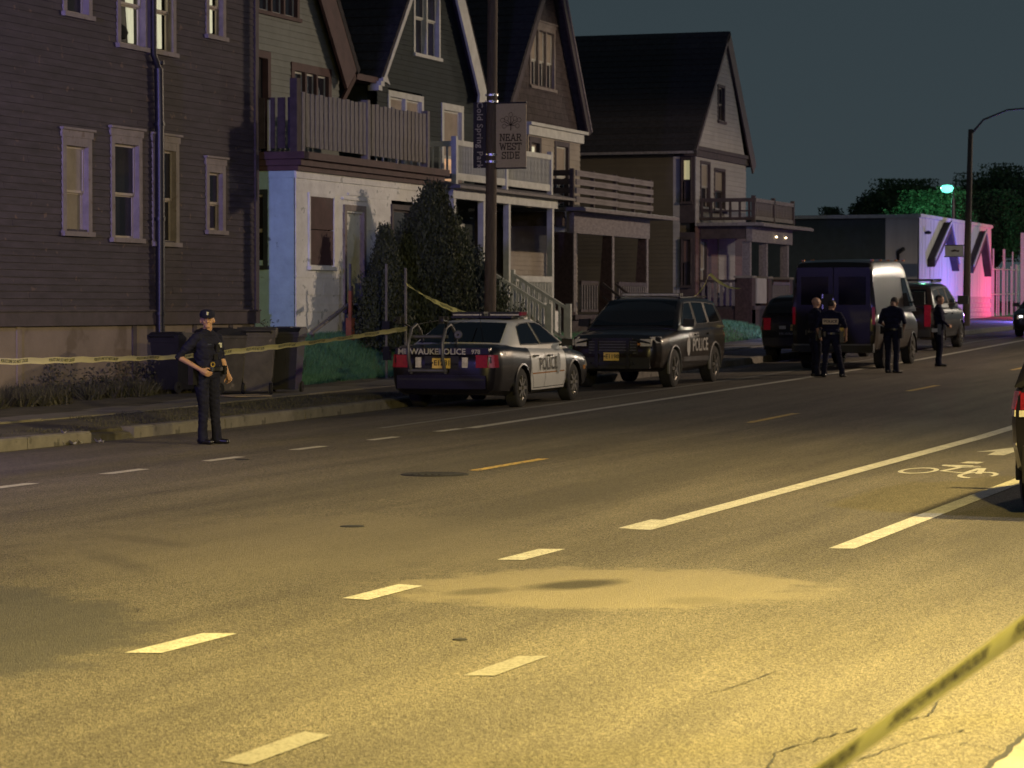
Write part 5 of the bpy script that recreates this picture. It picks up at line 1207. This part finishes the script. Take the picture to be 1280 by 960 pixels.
# bike rack (rests on the boot)
bk = thing('bike_rack', 'strap-on bicycle rack with curved arms on the patrol sedan boot', 'bike rack', street(ux,16.6), 0); bk.rotation_euler = t.rotation_euler
for s in (-1, 1):
    y = .30*s+.22
    MB().tube([(-2.74,y,.62),(-2.86,y,.85),(-2.88,y,1.1),(-2.72,y,1.36),(-2.5,y,1.42),(-2.3,y,1.30),(-2.2,y,1.12)], .028, 10).build('arch', M['metal_grey'], bk, smooth=60, o=(0,0,0))
    MB().tube([(-2.7,y,1.36),(-2.95,y+.1*s,1.48),(-3.2,y+.12*s,1.5)], .018, 8).build('support_arm', M['black_metal'], bk, smooth=60, o=(0,0,0))
    for q in (-2.9,-3.1): MB().box(q-.03,q+.03,y+.08*s-.03,y+.08*s+.05,1.44,1.56).build('cradle', M['rubber'], bk, o=(0,0,0))
    MB().bar((-2.5,y,1.42),(-1.2,y*.8,1.5),.02,.004).build('strap', M['plastic'], bk, o=(0,0,0))
MB().tube([(-2.72,-.12,1.22),(-2.72,.56,1.22)], .03, 10).build('cross_bar', M['metal_grey'], bk, smooth=60, o=(0,0,0)); MB().tube([(-2.76,-.12,.66),(-2.76,.56,.66)], .03, 10).build('cross_bar', M['metal_grey'], bk, smooth=60, o=(0,0,0))
MB().lathe([(.02,-.02),(.06,-.02),(.075,0),(.06,.03),(.02,.03)], (-2.5,-.22,1.25), 'x', 16).build('strap_buckle', M['metal_grey'], bk, smooth=40, o=(0,0,0))

# --- dark patrol SUV facing the camera
SUV = dict(wb=.94, wt=.74, zr=1.76, belt=1.18, wr=.385, wheels=(-1.47,1.55), tw=.125, spokes=5, mats=['car_brown','car_black'], cabmat=0,
    body=[(-2.52,.78,.5,1.0,.0),(-2.48,.92,.38,1.15,.0),(-2.3,.98,.33,1.2,.0),(-1.4,1.0,.3,1.2,.0),(0,1.0,.29,1.19,.0),(.9,1.0,.29,1.17,.0),(1.3,.995,.3,1.15,.03),(1.9,.98,.32,1.1,.03),(2.3,.93,.36,1.04,.03),(2.46,.85,.4,.96,.01),(2.52,.76,.45,.85,0),(2.54,.68,.52,.75,0)],
    glass=[(-2.42,1.2),(-2.3,1.5),(-2.12,1.7),(-1.8,1.745),(-.8,1.775),(0,1.77),(.35,1.73),(.8,1.5),(1.3,1.16)],
    side_glass=[[(-2.15,1.25),(-2.0,1.62),(-1.25,1.66),(-1.2,1.24)],[(-1.1,1.24),(-1.15,1.66),(-.3,1.68),(-.22,1.23)],[(-.12,1.23),(-.2,1.68),(.25,1.66),(.93,1.22)]],
    ends={'rear_window': (-2.44,1.25,-2.16,1.66,.84,.86), 'windscreen': (1.22,1.2,.4,1.69,.9,.93)},
    seams=[[(-1.15,1.15),(-1.1,.85),(-1.0,.45)],[(-.15,1.15),(-.15,.45)],[(.98,1.12),(.92,.45)],[(-1.0,.44),(.92,.44)]], handles=[(-.95,1.03),(.05,1.02)], mirror=(.9,1.27,.22,.17), sidetrim=1, arch='metal_grey')
def push_bar(place, x, t):
    b = MB()
    for s in (-.32, .32): b.box(x, x+.06, s-.03, s+.03, .42, 1.0)
    for z in (.5, .72, .97): b.box(x+.01, x+.05, -.42, .42, z-.03, z+.03)
    b.tube([(x,-.42,.97),(x-.05,-.75,.9),(x-.12,-.8,.6),(x,-.42,.5)], .025, 8); b.tube([(x,.42,.97),(x-.05,.75,.9),(x-.12,.8,.6),(x,.42,.5)], .025, 8)
    b.build('push_bar', M['black_metal'], t, o=(0,0,0))
uv = 56.53
t, ys, ribbon, place, patch = car('patrol_suv', 'dark patrol SUV facing the camera, with a push bar on its nose', street(uv, 16.5), PI, SUV, cat='police car')
t.rotation_euler = (0, -pitch_(uv), PI)
push_bar(place, 2.56, t)
place('light_bar', 'plastic', (-.35,-.1,-.62,.62,1.8,1.86)); place('light_bar_lens', 'clear_lens', (-.1,-.085,-.6,.6,1.81,1.85)); place('roof_rail', 'black_metal', (-1.9,.1,-.68,-.64,1.76,1.79),(-1.9,.1,.64,.68,1.76,1.79))
place('grille', 'plastic', (2.5,2.56,-.5,.5,.68,.98),(2.46,2.57,-.75,.75,.4,.62)); pl = place('number_plate', 'plate', (2.65,2.67,-.155,.155,.56,.72))
lettering('lettering', '\u2022E1198', .11, lambda x, y: (2.672, x, .64+y), M['black_print'], pl, bold=.002)
for k in range(5): place('grille_bar', 'metal_grey', (2.555,2.57,-.48,.48,.70+.055*k,.715+.055*k))
for s in (-1, 1):
    place('headlight', 'clear_lens', (2.42,2.53,s*.55,s*.78,.84,.98)); patch('headlight', 'clear_lens', 2.2, 2.42, .9, 1.02, s); place('fog_light', 'clear_lens', (2.5,2.56,s*.6,s*.7,.5,.57))
    patch('tail_light', 'red_lens', -2.45, -2.25, .95, 1.15, s)
    ribbon([(-1.0,.52),(.95,.55)], .09, 'metal_grey', 'sill_trim', s)
place('turn_light', 'amber_lens', (2.53,2.56,.5,.56,.86,.9))
fnS = lambda x0, z0: (lambda x, y: (x0-x, ys(x0-x, z0+y)+.016, z0+y))
lettering('lettering', 'POLICE', .36, fnS(-.25,.80), M['white_print'], t, bold=.006)
lettering('lettering', 'MILWAUKEE', .12, fnS(.15,1.02), M['white_print'], t, bold=.002)
em = MB()
for k in range(12):
    a0, a1 = 2*PI*k/12, 2*PI*(k+1)/12; em.add([(.62, ys(.62,.8)+.005, .8), (.62+.12*math.cos(a0), ys(.62,.8)+.006, .8+.2*math.sin(a0)), (.62+.12*math.cos(a1), ys(.62,.8)+.006, .8+.2*math.sin(a1))], [(0,1,2)])
em.build('emblem', M['white_print'], t, o=(0,0,0))
lettering('lettering', 'X', .14, fnS(.62,.8), M['emblem'], t) if False else None
MB().tube([(-2.0,0,1.75),(-2.05,0,2.15)], .006, 5).build('aerial', M['plastic'], t, o=(0,0,0))

# --- dark SUV by the kerb, seen from behind
SU2 = dict(SUV); SU2['mats'] = ['car_black','car_black']; SU2['arch'] = 'plastic'; SU2['zr'] = 1.68; SU2['sidetrim'] = 0
SU2['glass'] = [(x, 1.2+(z-1.2)*.86) for x, z in SUV['glass']]
SU2['side_glass'] = [[(x, 1.2+(z-1.2)*.86) for x, z in p] for p in SUV['side_glass']]; SU2['ends'] = {'rear_window': (-2.44,1.22,-2.16,1.585,.84,.86), 'windscreen': (1.22,1.2,.4,1.62,.9,.93)}
def rear_kit(t, place, patch, ptxt, zl=.82, zh=1.12):
    place('bumper', 'plastic', (-2.58,-2.45,-.85,.85,.42,.62)); place('tailgate_trim', 'plastic', (-2.54,-2.5,-.5,.5,.97,1.02))
    pl = place('number_plate', 'plate', (-2.56,-2.53,-.155,.155,.80,.955)); lettering('lettering', ptxt, .105, lambda x, y: (-2.563, -x, .878+y), M['black_print'], pl, bold=.002)
    for s in (-1, 1): place('tail_light', 'red_lens', (-2.53,-2.44,s*.68,s*.86,zl,zh)); patch('tail_light', 'red_lens', -2.47, -2.3, zl, zh, s)
    MB().tube([(-2.6,-.55,.36),(-2.3,-.55,.36)], .035, 10).build('exhaust', M['metal_bright'], t, smooth=40, o=(0,0,0))
t, ys, ribbon, place, patch = car('parked_suv', 'black SUV at the kerb seen from behind, just left of the tall van', street(73.9, 16.95), 0, SU2, cat='police car')
t.rotation_euler = (0, pitch_(75), 0); rear_kit(t, place, patch, '\u2022E1160')
lettering('lettering', 'MILWAUKEE', .09, lambda x, y: (-2.545, .2-x, .72+y), M['emblem'], t); lettering('lettering', '770', .09, lambda x, y: (-2.545, -.5-x, .72+y), M['emblem'], t)
place('reflector', 'clear_lens', (-2.54,-2.5,.28,.45,.84,.92)); place('reflector', 'clear_lens', (-2.54,-2.5,-.45,-.28,.84,.92)); place('rear_wiper', 'plastic', (-2.46,-2.44,-.3,.1,1.27,1.29))
# --- tall SUV with roof rack past the van
SU3 = dict(SUV); SU3['arch'] = 'car_brown'; SU3['body'] = [(a, b, c, d+.06, e) for a, b, c, d, e in SUV['body']]; SU3['mirror'] = (.95,1.38,.3,.26)
SU3['glass'] = [(x, z+.1) for x, z in SUV['glass']]; SU3['belt'] = 1.24; SU3['zr'] = 1.88; SU3['side_glass'] = [[(x, z+.08) for x, z in p] for p in SUV['side_glass']]; SU3['ends'] = {'rear_window': (-2.44,1.33,-2.2,1.72,.84,.86), 'windscreen': (1.22,1.27,.4,1.79,.9,.93)}
t, ys, ribbon, place, patch = car('parked_suv', 'dark SUV with roof rack and big side mirror, beyond the tall van', street(81.6, 15.85), 0, SU3, cat='police car')
t.rotation_euler = (0, pitch_(82), 0); rear_kit(t, place, patch, '\u2022E1212', .7, 1.3)
place('roof_rack', 'black_metal', (-1.6,-1.5,-.75,.75,1.95,2.0),(-.4,-.3,-.75,.75,1.95,2.0),(-1.6,-.3,-.72,-.68,1.9,1.95),(-1.6,-.3,.68,.72,1.9,1.95))
# --- car facing us at the far right
S3 = dict(SED); S3['mats'] = ['car_black','car_black']; S3['cabmat'] = 0; S3.pop('paint'); S3['sidetrim'] = 0
t, ys, ribbon, place, patch = car('parked_car', 'dark car facing the camera at the far right edge, before the white fence', street(97.2, 14.35), PI, S3, cat='car')
t.rotation_euler = (0, -pitch_(97), PI)
place('grille', 'plastic', (2.6,2.72,-.4,.4,.5,.7)); pl = place('number_plate', 'white_print', (2.72,2.74,-.155,.155,.42,.58))
for s in (-1, 1): place('headlight', 'clear_lens', (2.5,2.69,s*.5,s*.72,.6,.73)); place('daytime_light', 'headlight', (2.69,2.7,s*.56,s*.64,.66,.7))
# --- near car at the right edge
S4 = dict(SU2); 
t, ys, ribbon, place, patch = car('parked_car', 'black car cut off by the right edge, next to the bike lane', street(25.0+2.5, 3.08), 0, S4, cat='car')
t.rotation_euler = (0, 0, 0)
place('bumper', 'car_black', (-2.6,-2.4,-.84,.84,.3,.62)); place('bumper_reflector', 'red_lens', (-2.61,-2.58,.6,.8,.5,.54)); patch('bumper_crease', 'clear_lens', -2.46, -2.3, .62, .64, 1, .004)
for s in (-1, 1):
    place('tail_light', 'red_lens', (-2.53,-2.42,s*.6,s*.87,.93,1.08)); patch('tail_light', 'red_lens', -2.47, -2.3, .93, 1.09, s); place('reversing_light', 'clear_lens', (-2.535,-2.42,s*.6,s*.88,.87,.925)); patch('reversing_light', 'clear_lens', -2.47, -2.33, .87, .925, s)

# --- tall panel van
VAN = dict(wb=1.0, wt=.86, zr=2.5, belt=1.35, wr=.36, wheels=(-1.6,1.65), tw=.12, spokes=5, mats=['car_brown','car_black'], cabmat=0,
    body=[(-2.78,.9,.5,1.25,.0),(-2.74,.98,.42,1.35,.0),(-2.5,1.0,.38,1.38,.0),(0,1.0,.36,1.38,0),(1.3,1.0,.36,1.36,0),(1.9,.985,.38,1.3,.02),(2.4,.95,.4,1.15,.04),(2.66,.87,.44,.98,.02),(2.76,.74,.5,.8,0)],
    glass=[(-2.76,1.36),(-2.755,2.34),(-2.68,2.47),(-2.4,2.52),(0,2.54),(.7,2.5),(1.0,2.4),(1.5,1.85),(1.98,1.3)],
    side_glass=[[(.45,1.42),(.45,2.1),(.9,2.1),(1.55,1.42)]],
    ends={'windscreen': (1.93,1.36,1.05,2.33,.9,.92)},
    seams=[[(.28,1.3),(.28,.45)],[(1.55,1.28),(1.5,.6)],[(-1.42,1.32),(-1.42,.9)],[(-1.3,.42),(1.2,.42)],[(-2.6,.85),(2.2,.85)]], handles=[(.4,1.2),(.12,1.2)], mirror=(1.45,1.6,.26,.34))
t, ys, ribbon, place, patch = car('panel_van', 'tall dark panel van seen from behind, parked out in the bike lane', street(68.0, 14.62), 0, VAN, cat='van')
t.rotation_euler = (0, pitch_(68), 0)
place('rear_door', 'car_black', (-2.79,-2.74,.01,.86,.55,2.36)); place('rear_door', 'car_black', (-2.79,-2.74,-.86,-.01,.55,2.36))
for s in (-1, 1): 
    place('rear_window', 'car_glass', (-2.798,-2.785,s*.12,s*.76,1.5,2.15)); place('door_hinge', 'plastic', (-2.81,-2.78,s*.86,s*.93,.8,.9),(-2.81,-2.78,s*.86,s*.93,1.9,2.0))
    place('tail_light', 'red_lens', (-2.785,-2.7,s*.90,s*.965,1.05,1.45))
    for k in range(5): place('roof_marker', 'amber_lens', (-2.4+.9*k,-2.3+.9*k,s*.78,s*.84,2.5,2.54))
place('bumper', 'plastic', (-2.92,-2.72,-.95,.95,.42,.6)); place('door_latch', 'metal_bright', (-2.82,-2.79,-.08,.1,1.24,1.34)); place('latch_panel', 'plastic', (-2.81,-2.79,.02,.3,1.4,1.75))
for y_, z_ in ((.25,1.7),(.25,1.45),(-.0,1.6),(-.1,1.25)): place('reflector', 'metal_bright', (-2.815,-2.80,y_-.015,y_+.015,z_-.05,z_+.05))
pl = place('number_plate', 'plate', (-2.83,-2.80,-.33,.02,.78,.97)); lettering('lettering', '\u2022E1133', .12, lambda x, y: (-2.832, -.155-x, .875+y), M['black_print'], pl, bold=.002)
place('step_trim', 'metal_grey', (-2.93,-2.9,-.9,.9,.57,.6))

# ------------------------------------------------------------------ people
def person(label, u, v, face, pose, H=1.80, skin='skin', voxel=.0085, group='police officers standing in the street', hair='hair'):
    t = thing('person', label, 'person', (u, v, gz(u, v)), face, group)
    k = H/1.80; C = []     # capsules: (p0, p1, r0, r1, tag)
    def cap(a, b, r0, r1, tg): C.append((np.array(a, float)*k, np.array(b, float)*k, r0*k, r1*k, tg))
    lean = pose.get('lean', 0); P_ = lambda p: (p[0]+lean*max(0, p[2]-.95), p[1], p[2])
    for s, nm in ((1, 'L'), (-1, 'R')):
        hip = (0, .095*s, .92); kn, an, toe = pose['leg'+nm]
        cap(hip, kn, .098, .068, 'trouser'); cap((hip[0]-.02,hip[1],.80), kn, .09, .066, 'trouser'); cap(kn, (an[0],an[1],.14), .068, .058, 'trouser'); cap((an[0],an[1],.2), (an[0]+.01,an[1],.07), .062, .066, 'trouser')
        cap((an[0],an[1],.12), (an[0],an[1],.055), .052, .05, 'boot'); d = Vector((toe[0],toe[1])).normalized(); cap((an[0]-d.x*.04,an[1]-d.y*.04,.045), (an[0]+d.x*.15,an[1]+d.y*.15,.035), .045, .036, 'boot')
        sh = P_((0-.01, .18*s, 1.43)); el = pose['arm'+nm][0]; ha = pose['arm'+nm][1]
        cap(sh, el, .058, .046, 'shirt'); mid = [sh[i]+(el[i]-sh[i])*.55 for i in range(3)]; cap(sh, mid, .066, .066, 'shirt')
        sk = 'skin' if not pose.get('long') else 'shirt'
        cap(mid, el, .044, .042, sk); cap(el, ha, .042, .028, sk)
        d = (Vector(ha)-Vector(el)).normalized(); pn = Vector(pose.get('palm'+nm, (0,-s,0))); side = d.cross(pn).normalized(); pn = side.cross(d).normalized()
        cap(ha, tuple(Vector(ha)+d*.07), .03, .032, 'skin'); cap(tuple(Vector(ha)+side*.02+d*.02), tuple(Vector(ha)+side*.025+d*.085), .02, .018, 'skin'); cap(tuple(Vector(ha)-side*.02+d*.02), tuple(Vector(ha)-side*.025+d*.08), .02, .018, 'skin')
        for i, (o_, L) in enumerate(((.034,.062),(.012,.075),(-.011,.07),(-.032,.055))):
            b = Vector(ha)+side*o_+d*.085; c = b+(d*.85+pn*.5).normalized()*L*.55; e = c+(d*.35+pn*.9).normalized()*L*.55
            cap(tuple(b), tuple(c), .0105, .0095, 'skin'); cap(tuple(c), tuple(e), .0095, .008, 'skin')
        b = Vector(ha)+side*.03+d*.03; c = b+(side*.7+d*.6+pn*.5).normalized()*.045; cap(tuple(b), tuple(c), .015, .012, 'skin'); cap(tuple(c), tuple(c+(d*.8+pn*.5).normalized()*.03), .012, .01, 'skin')
    by = pose.get('belly', 0)
    cap((0,.06,.95), (0,-.06,.95), .115, .115, 'trouser'); cap(P_((.015,.055,1.06)), P_((.015,-.055,1.06)), .118+by, .118+by, 'shirt'); cap(P_((.01,.065,1.2)), P_((.01,-.065,1.2)), .125+by*.6, .125+by*.6, 'shirt')
    cap(P_((.0,.08,1.33)), P_((.0,-.08,1.33)), .122, .122, 'shirt'); cap(P_((-.015,.145,1.44)), P_((-.015,-.145,1.44)), .068, .068, 'shirt'); cap(P_((-.01,.06,1.47)), P_((-.01,-.06,1.47)), .068, .068, 'shirt')
    nd = pose.get('nod', 0); yaw = pose.get('yaw', 0); hb = Vector(P_((.0,0,1.51)))
    cap(P_((-.015,0,1.46)), tuple(hb+Vector((.01,0,.06))), .06, .056, 'skin'); cap(P_((-.01,.03,1.49)), P_((-.01,-.03,1.49)), .066, .066, 'shirt')
    Rm = Matrix.Rotation(yaw, 3, 'Z') @ Matrix.Rotation(nd, 3, 'Y')
    def hd(p): return tuple(hb+Rm @ Vector(p))
    E = [((.005,0,.165),(.098,.078,.105)),((-.015,0,.18),(.09,.08,.09)),((.03,0,.11),(.062,.056,.07)),((.05,0,.08),(.045,.042,.04)),((.098,0,.135),(.020,.014,.024)),((.088,0,.155),(.016,.010,.03)),
         ((.075,0,.182),(.03,.055,.016)),((.0,.08,.14),(.018,.014,.032)),((.0,-.08,.14),(.018,.014,.032)),((.083,0,.103),(.015,.026,.008)),((.06,.035,.13),(.03,.025,.03)),((.06,-.035,.13),(.03,.025,.03))]
    mb = MB(); seg = 14
    for a, b, r0, r1, tg in C:
        d = Vector(b-a); L = d.length or 1e-4; pts = []; rs = []
        dn = d.normalized() if d.length > 1e-4 else Vector((0,0,1)); A_, B_ = Vector(a), Vector(b)
        for th in (-80,-50,-20): pts.append(A_+dn*r0*math.sin(math.radians(th))); rs.append(r0*math.cos(math.radians(th)))
        for th in (20,50,80): pts.append(B_+dn*r1*math.sin(math.radians(th))); rs.append(r1*math.cos(math.radians(th)))
        mb.tube(pts, rs, seg)
    for c, r in E:
        c = Vector(hd(c))*k; vs = []; fs_ = []
        for i in range(9):
            th = PI*i/8
            for j in range(12):
                ph = 2*PI*j/12; q = Rm @ Vector((r[0]*math.sin(th)*math.cos(ph), r[1]*math.sin(th)*math.sin(ph), r[2]*math.cos(th))); vs.append(c+q*k)
        for i in range(8):
            for j in range(12): fs_.append((i*12+j, (i+1)*12+j, (i+1)*12+(j+1) % 12, i*12+(j+1) % 12))
        mb.add(vs, fs_)
    ob = mb.build('tmp', M['skin']); rmod = ob.modifiers.new('r', 'REMESH'); rmod.mode = 'VOXEL'; rmod.voxel_size = voxel
    sm_ = ob.modifiers.new('s', 'SMOOTH'); sm_.iterations = 3; sm_.factor = .5
    dg = bpy.context.evaluated_depsgraph_get(); dg.update(); me = bpy.data.meshes.new_from_object(ob.evaluated_get(dg), depsgraph=dg); bpy.data.objects.remove(ob)
    n = len(me.vertices); co = np.zeros(n*3, np.float32); me.vertices.foreach_get('co', co); co = co.reshape(-1, 3)
    best = np.full(n, 1e9); tg = np.zeros(n, int); names = ['shirt','trouser','skin','boot','hair']
    for a, b, r0, r1, tn in C:
        d = b-a; L2 = max(1e-8, d @ d); s = np.clip(((co-a) @ d)/L2, 0, 1); q = np.linalg.norm(co-(a+s[:, None]*d), axis=1)-(r0+(r1-r0)*s)
        q = q-(.004 if tn != 'skin' else 0); m = q < best; best[m] = q[m]; tg[m] = names.index(tn)
    hc = np.array(hd((.0,0,.16)))*k; hl = (co-hc) @ np.array(Rm); near = np.linalg.norm(co-hc, axis=1) < .17*k
    hm = near & ((co-np.array(hb)*k)[:, 2] > .035*k); tg[hm] = 2
    if hair: hh = hm & (((hl[:, 2] > .045*k) & (hl[:, 0] < .075*k)) | ((hl[:, 0] < -.02*k) & (hl[:, 2] > -.045*k))); tg[hh] = 4
    ft = names.index
    # cloth folds
    cl = (tg == 0) | (tg == 1); z = co[:, 2]; amp = np.where(cl, .0026, 0.0)*np.clip((z-.05)*4, 0, 1)
    wv = np.sin(z*60+np.sin(co[:, 0]*38)*2+co[:, 1]*30)*np.sin(co[:, 1]*41-z*17+2)+.6*np.sin(z*95+co[:, 0]*70)
    nn = np.zeros(n*3, np.float32); me.vertices.foreach_get('normal', nn); co += nn.reshape(-1, 3)*(amp*wv)[:, None]; me.vertices.foreach_set('co', co.ravel().astype(np.float32))
    me.materials.clear()
    for m in ('uniform','trouser',skin,'boot',hair or skin): me.materials.append(M[m])
    mi = [int(np.bincount(tg[list(p.vertices)]).argmax()) for p in me.polygons]; me.polygons.foreach_set('material_index', mi); me.polygons.foreach_set('use_smooth', [True]*len(mi)); me.update()
    t.scale = (1.1, 1.12, 1); body = bpy.data.objects.new('body', me); COL.objects.link(body); body.parent = t
    for s in (-1, 1):
        c = Vector(hd((.09,.032*s,.158)))*k; MB().lathe([(0,-.008),(.009,0),(0,.008)], tuple(c), seg=8).build('eye', M['dark'], t, smooth=80, o=(0,0,0))
    # duty belt with pouches and radio
    bl = MB(); N_ = 28; rx, ry = (.135+by)*k, (.185+by*.7)*k
    for i in range(N_):
        a0, a1 = 2*PI*i/N_, 2*PI*(i+1)/N_
        def bp(a, r, z): return ((rx+r)*math.cos(a), (ry+r)*math.sin(a), z*k)
        bl.hexa([bp(a0,-.02,.985), bp(a1,-.02,.985), bp(a1,.012,.985), bp(a0,.012,.985), bp(a0,-.02,1.03), bp(a1,-.02,1.03), bp(a1,.012,1.03), bp(a0,.012,1.03)])
    B_ = bl.build('duty_belt', M['boot'], t, smooth=40, o=(0,0,0))
    for a, w_, h0, h1 in ((-100,.05,.80,1.06),(-55,.03,.93,1.05),(60,.03,.93,1.05),(95,.035,.9,1.08),(150,.03,.94,1.05)):
        a = math.radians(a); x, y = (rx+.03)*math.cos(a), (ry+.03)*math.sin(a); MB().box(x-w_*.8,x+w_*.8,y-w_*.7,y+w_*.7,h0*k,h1*k).build('pouch', M['boot'], B_, o=(0,0,0))
    return t, k, hd, P_
def leg(ax, ay, kx=.03, toe=(1,0)): return ((kx+ax*.5, ay*1.0, .50), (ax, ay, .09), toe)
def up(a): return math.radians(a)
# officer 1
t, k, hd, P_ = person('capped police officer by the left kerb, hand on belt, looking at the camera', 34.16, 15.96, up(-108),
    dict(legR=((.03,-.10,.5),(.0,-.09,.09),(1,-.1)), legL=((.03,.09,.5),(.05,.10,.09),(1,.2)), armR=((-.16,-.33,1.17),(.10,-.22,1.0)), armL=((-.02,.27,1.15),(.10,.25,.93)), palmR=(.2,1,-.3), palmL=(0,-1,0), yaw=up(-46), nod=up(3), belly=.018), 1.75, voxel=.0068, group=None)
cp = MB(); hc = Vector(hd((.0,0,.2)))*k; yw_ = up(-46); Rz = Matrix.Rotation(yw_, 3, 'Z')
def cq(p): return tuple(hc+Rz @ Vector(p)*k)
rows = []
for z, rx_, ry_ in ((-.012,.108,.09),(.01,.112,.094),(.045,.108,.092),(.075,.09,.078),(.092,.055,.05),(.097,.01,.01)):
    rows.append([cq((rx_*math.cos(2*PI*i/20)-.005, ry_*math.sin(2*PI*i/20), z)) for i in range(20)])
cp.add([p for r in rows for p in r], [(i*20+j, i*20+(j+1) % 20, (i+1)*20+(j+1) % 20, (i+1)*20+j) for i in range(5) for j in range(20)]+[tuple(range(100,120))])
CP = cp.build('cap', M['uniform'], t, smooth=50, o=(0,0,0))
vz = MB(); ou = [cq((.06+.115*math.cos(a), .08*math.sin(a), -.012-.012*math.cos(a))) for a in [up(-80+16*i) for i in range(11)]]; inn = [cq((.0+.10*math.cos(a), .085*math.sin(a), .0)) for a in [up(-80+16*i) for i in range(11)]]
vz.add(ou+inn+[(p[0],p[1],p[2]+.006) for p in ou+inn], [(i,i+1,12+i,11+i) for i in range(10)]+[(22+i,33+i,34+i,23+i) for i in range(10)]+[(i,22+i,23+i,i+1) for i in range(10)]); vz.build('visor', M['uniform'], CP, smooth=50, o=(0,0,0))
MB().box(-.004,.004,-.016,.016,-.02,.022).build('cap_badge', M['emblem'], CP, o=(0,0,0)).location = cq((.108,0,.04))
def onbody(nm, m, boxes, loc, rz=0):
    q = MB()
    for b in boxes: q.box(*b)
    o_ = q.build(nm, M[m], t, o=(0,0,0)); o_.location = loc; o_.rotation_euler = (0,0,rz); return o_
onbody('badge', 'emblem', [(-.006,.006,-.025,.025,-.03,.03)], (.118,.09,1.29)); onbody('name_bar', 'metal_bright', [(-.004,.004,-.03,.03,-.008,.008)], (.118,-.09,1.30))
onbody('radio', 'boot', [(-.02,.02,-.03,.03,-.05,.05)], (.125,.03,1.25)); onbody('body_camera', 'boot', [(-.014,.014,-.03,.03,-.04,.04)], (.135,-.01,1.14))
kr = MB()
for i in range(10):
    a, b = up(36*i), up(36*(i+1)); kr.bar((0,.03*math.cos(a),.03*math.sin(a)), (0,.03*math.cos(b),.03*math.sin(b)), .012)
ko = kr.build('key_ring', M['brass'], t, o=(0,0,0)); ko.location = (.16,-.08,1.04)
onbody('flashlight', 'metal_bright', [(-.015,.015,-.015,.015,-.03,.03)], (.17,-.11,.98))
for z in (1.22,1.12,1.02): onbody('button', 'metal_bright', [(-.003,.003,-.006,.006,-.006,.006)], (.145,.05,z))
# pair behind the van
A2 = dict(legR=((.02,-.11,.5),(-.02,-.12,.09),(1,-.2)), legL=((.03,.1,.5),(.02,.12,.09),(1,.2)), armR=((.02,-.27,1.16),(.18,-.2,1.0)), armL=((.0,.27,1.16),(.16,.18,1.02)), yaw=up(15), nod=up(6))
person('bald police officer turned sideways, left of the officer with POLICE on the back', 60.9, 14.05, up(-55), A2, 1.73, voxel=.012, group='officers standing behind the tall van', hair=None)
A3 = dict(legR=((.02,-.16,.5),(-.05,-.23,.09),(1,-.3)), legL=((.03,.11,.5),(.02,.14,.09),(1,.2)), armR=((-.05,-.30,1.17),(.06,-.3,.92)), armL=((-.02,.29,1.17),(.1,.24,.95)), yaw=up(-35), nod=up(8), belly=.015)
t, k, hd, P_ = person('police officer seen from behind, tan POLICE patch on the back', 60.5, 13.62, up(8), A3, 1.68, voxel=.011, group='officers standing behind the tall van')
q = MB().box(-.142,-.134,-.15,.15,1.22*k,1.345*k).build('back_patch', M['patch'], t, o=(0,0,0)); lettering('lettering', 'POLICE', .078, lambda x, y: (-.1425, -x, 1.283*k+y), M['black_print'], q, bold=.003)
# head-bowed officer
A4 = dict(legR=((.03,-.09,.5),(.0,-.09,.09),(1,-.5)), legL=((.03,.09,.5),(.0,.09,.09),(1,0)), armR=((.02,-.27,1.17),(.2,-.16,1.0)), armL=((.02,.27,1.17),(.2,.14,1.02)), yaw=up(0), nod=up(38), lean=.06)
person('police officer with bowed head seen from behind at the right rear corner of the van', 63.1, 12.83, up(-12), A4, 1.74, voxel=.012, group='officers standing behind the tall van', skin='skin_dark')
A5 = dict(legR=((.02,-.11,.5),(-.02,-.13,.09),(1,-.3)), legL=((.03,.1,.5),(.0,.12,.09),(1,.3)), armR=((.02,-.25,1.17),(.2,-.1,1.02)), armL=((.02,.25,1.17),(.2,.1,1.04)), yaw=up(-25), nod=up(4), long=1)
t, k, hd, P_ = person('police officer standing apart on the right, pale item at the waist', 67.48, 12.6, up(-70), A5, 1.71, voxel=.012, group='officers standing behind the tall van')
q = MB().box(-.19,-.05,-.235,-.205,.86*k,.95*k); q.build('reflective_pouch', M['white_print'], t, o=(0,0,0))

# off-frame street lamps that light the road
def real_lamp(x, y, h, ax, ay, label):
    t = thing('street_lamp', label, 'street lamp', (x, y, gz(x, y)))
    MB().tube([(0,0,-.1),(0,0,h-.6),(ax*.3,ay*.3,h+.1),(ax,ay,h+.2)], [.12,.09,.06,.04], 12).build('post', M['pole_wood'], t, smooth=50, o=(0,0,0))
    MB().lathe([(.19,.0),(.24,.02),(.2,.16),(.08,.22),(0,.23)], (ax,ay,h+.1), seg=18).build('lamp_head', M['metal_grey'], t, smooth=50, o=(0,0,0))
real_lamp(17.5, -1.2, 8.6, 0, 2.1, 'amber street lamp on the near pavement, outside the picture to the right')
real_lamp(72, -2.2, 9.1, 0, 1.6, 'amber street lamp further along the near pavement, outside the picture')
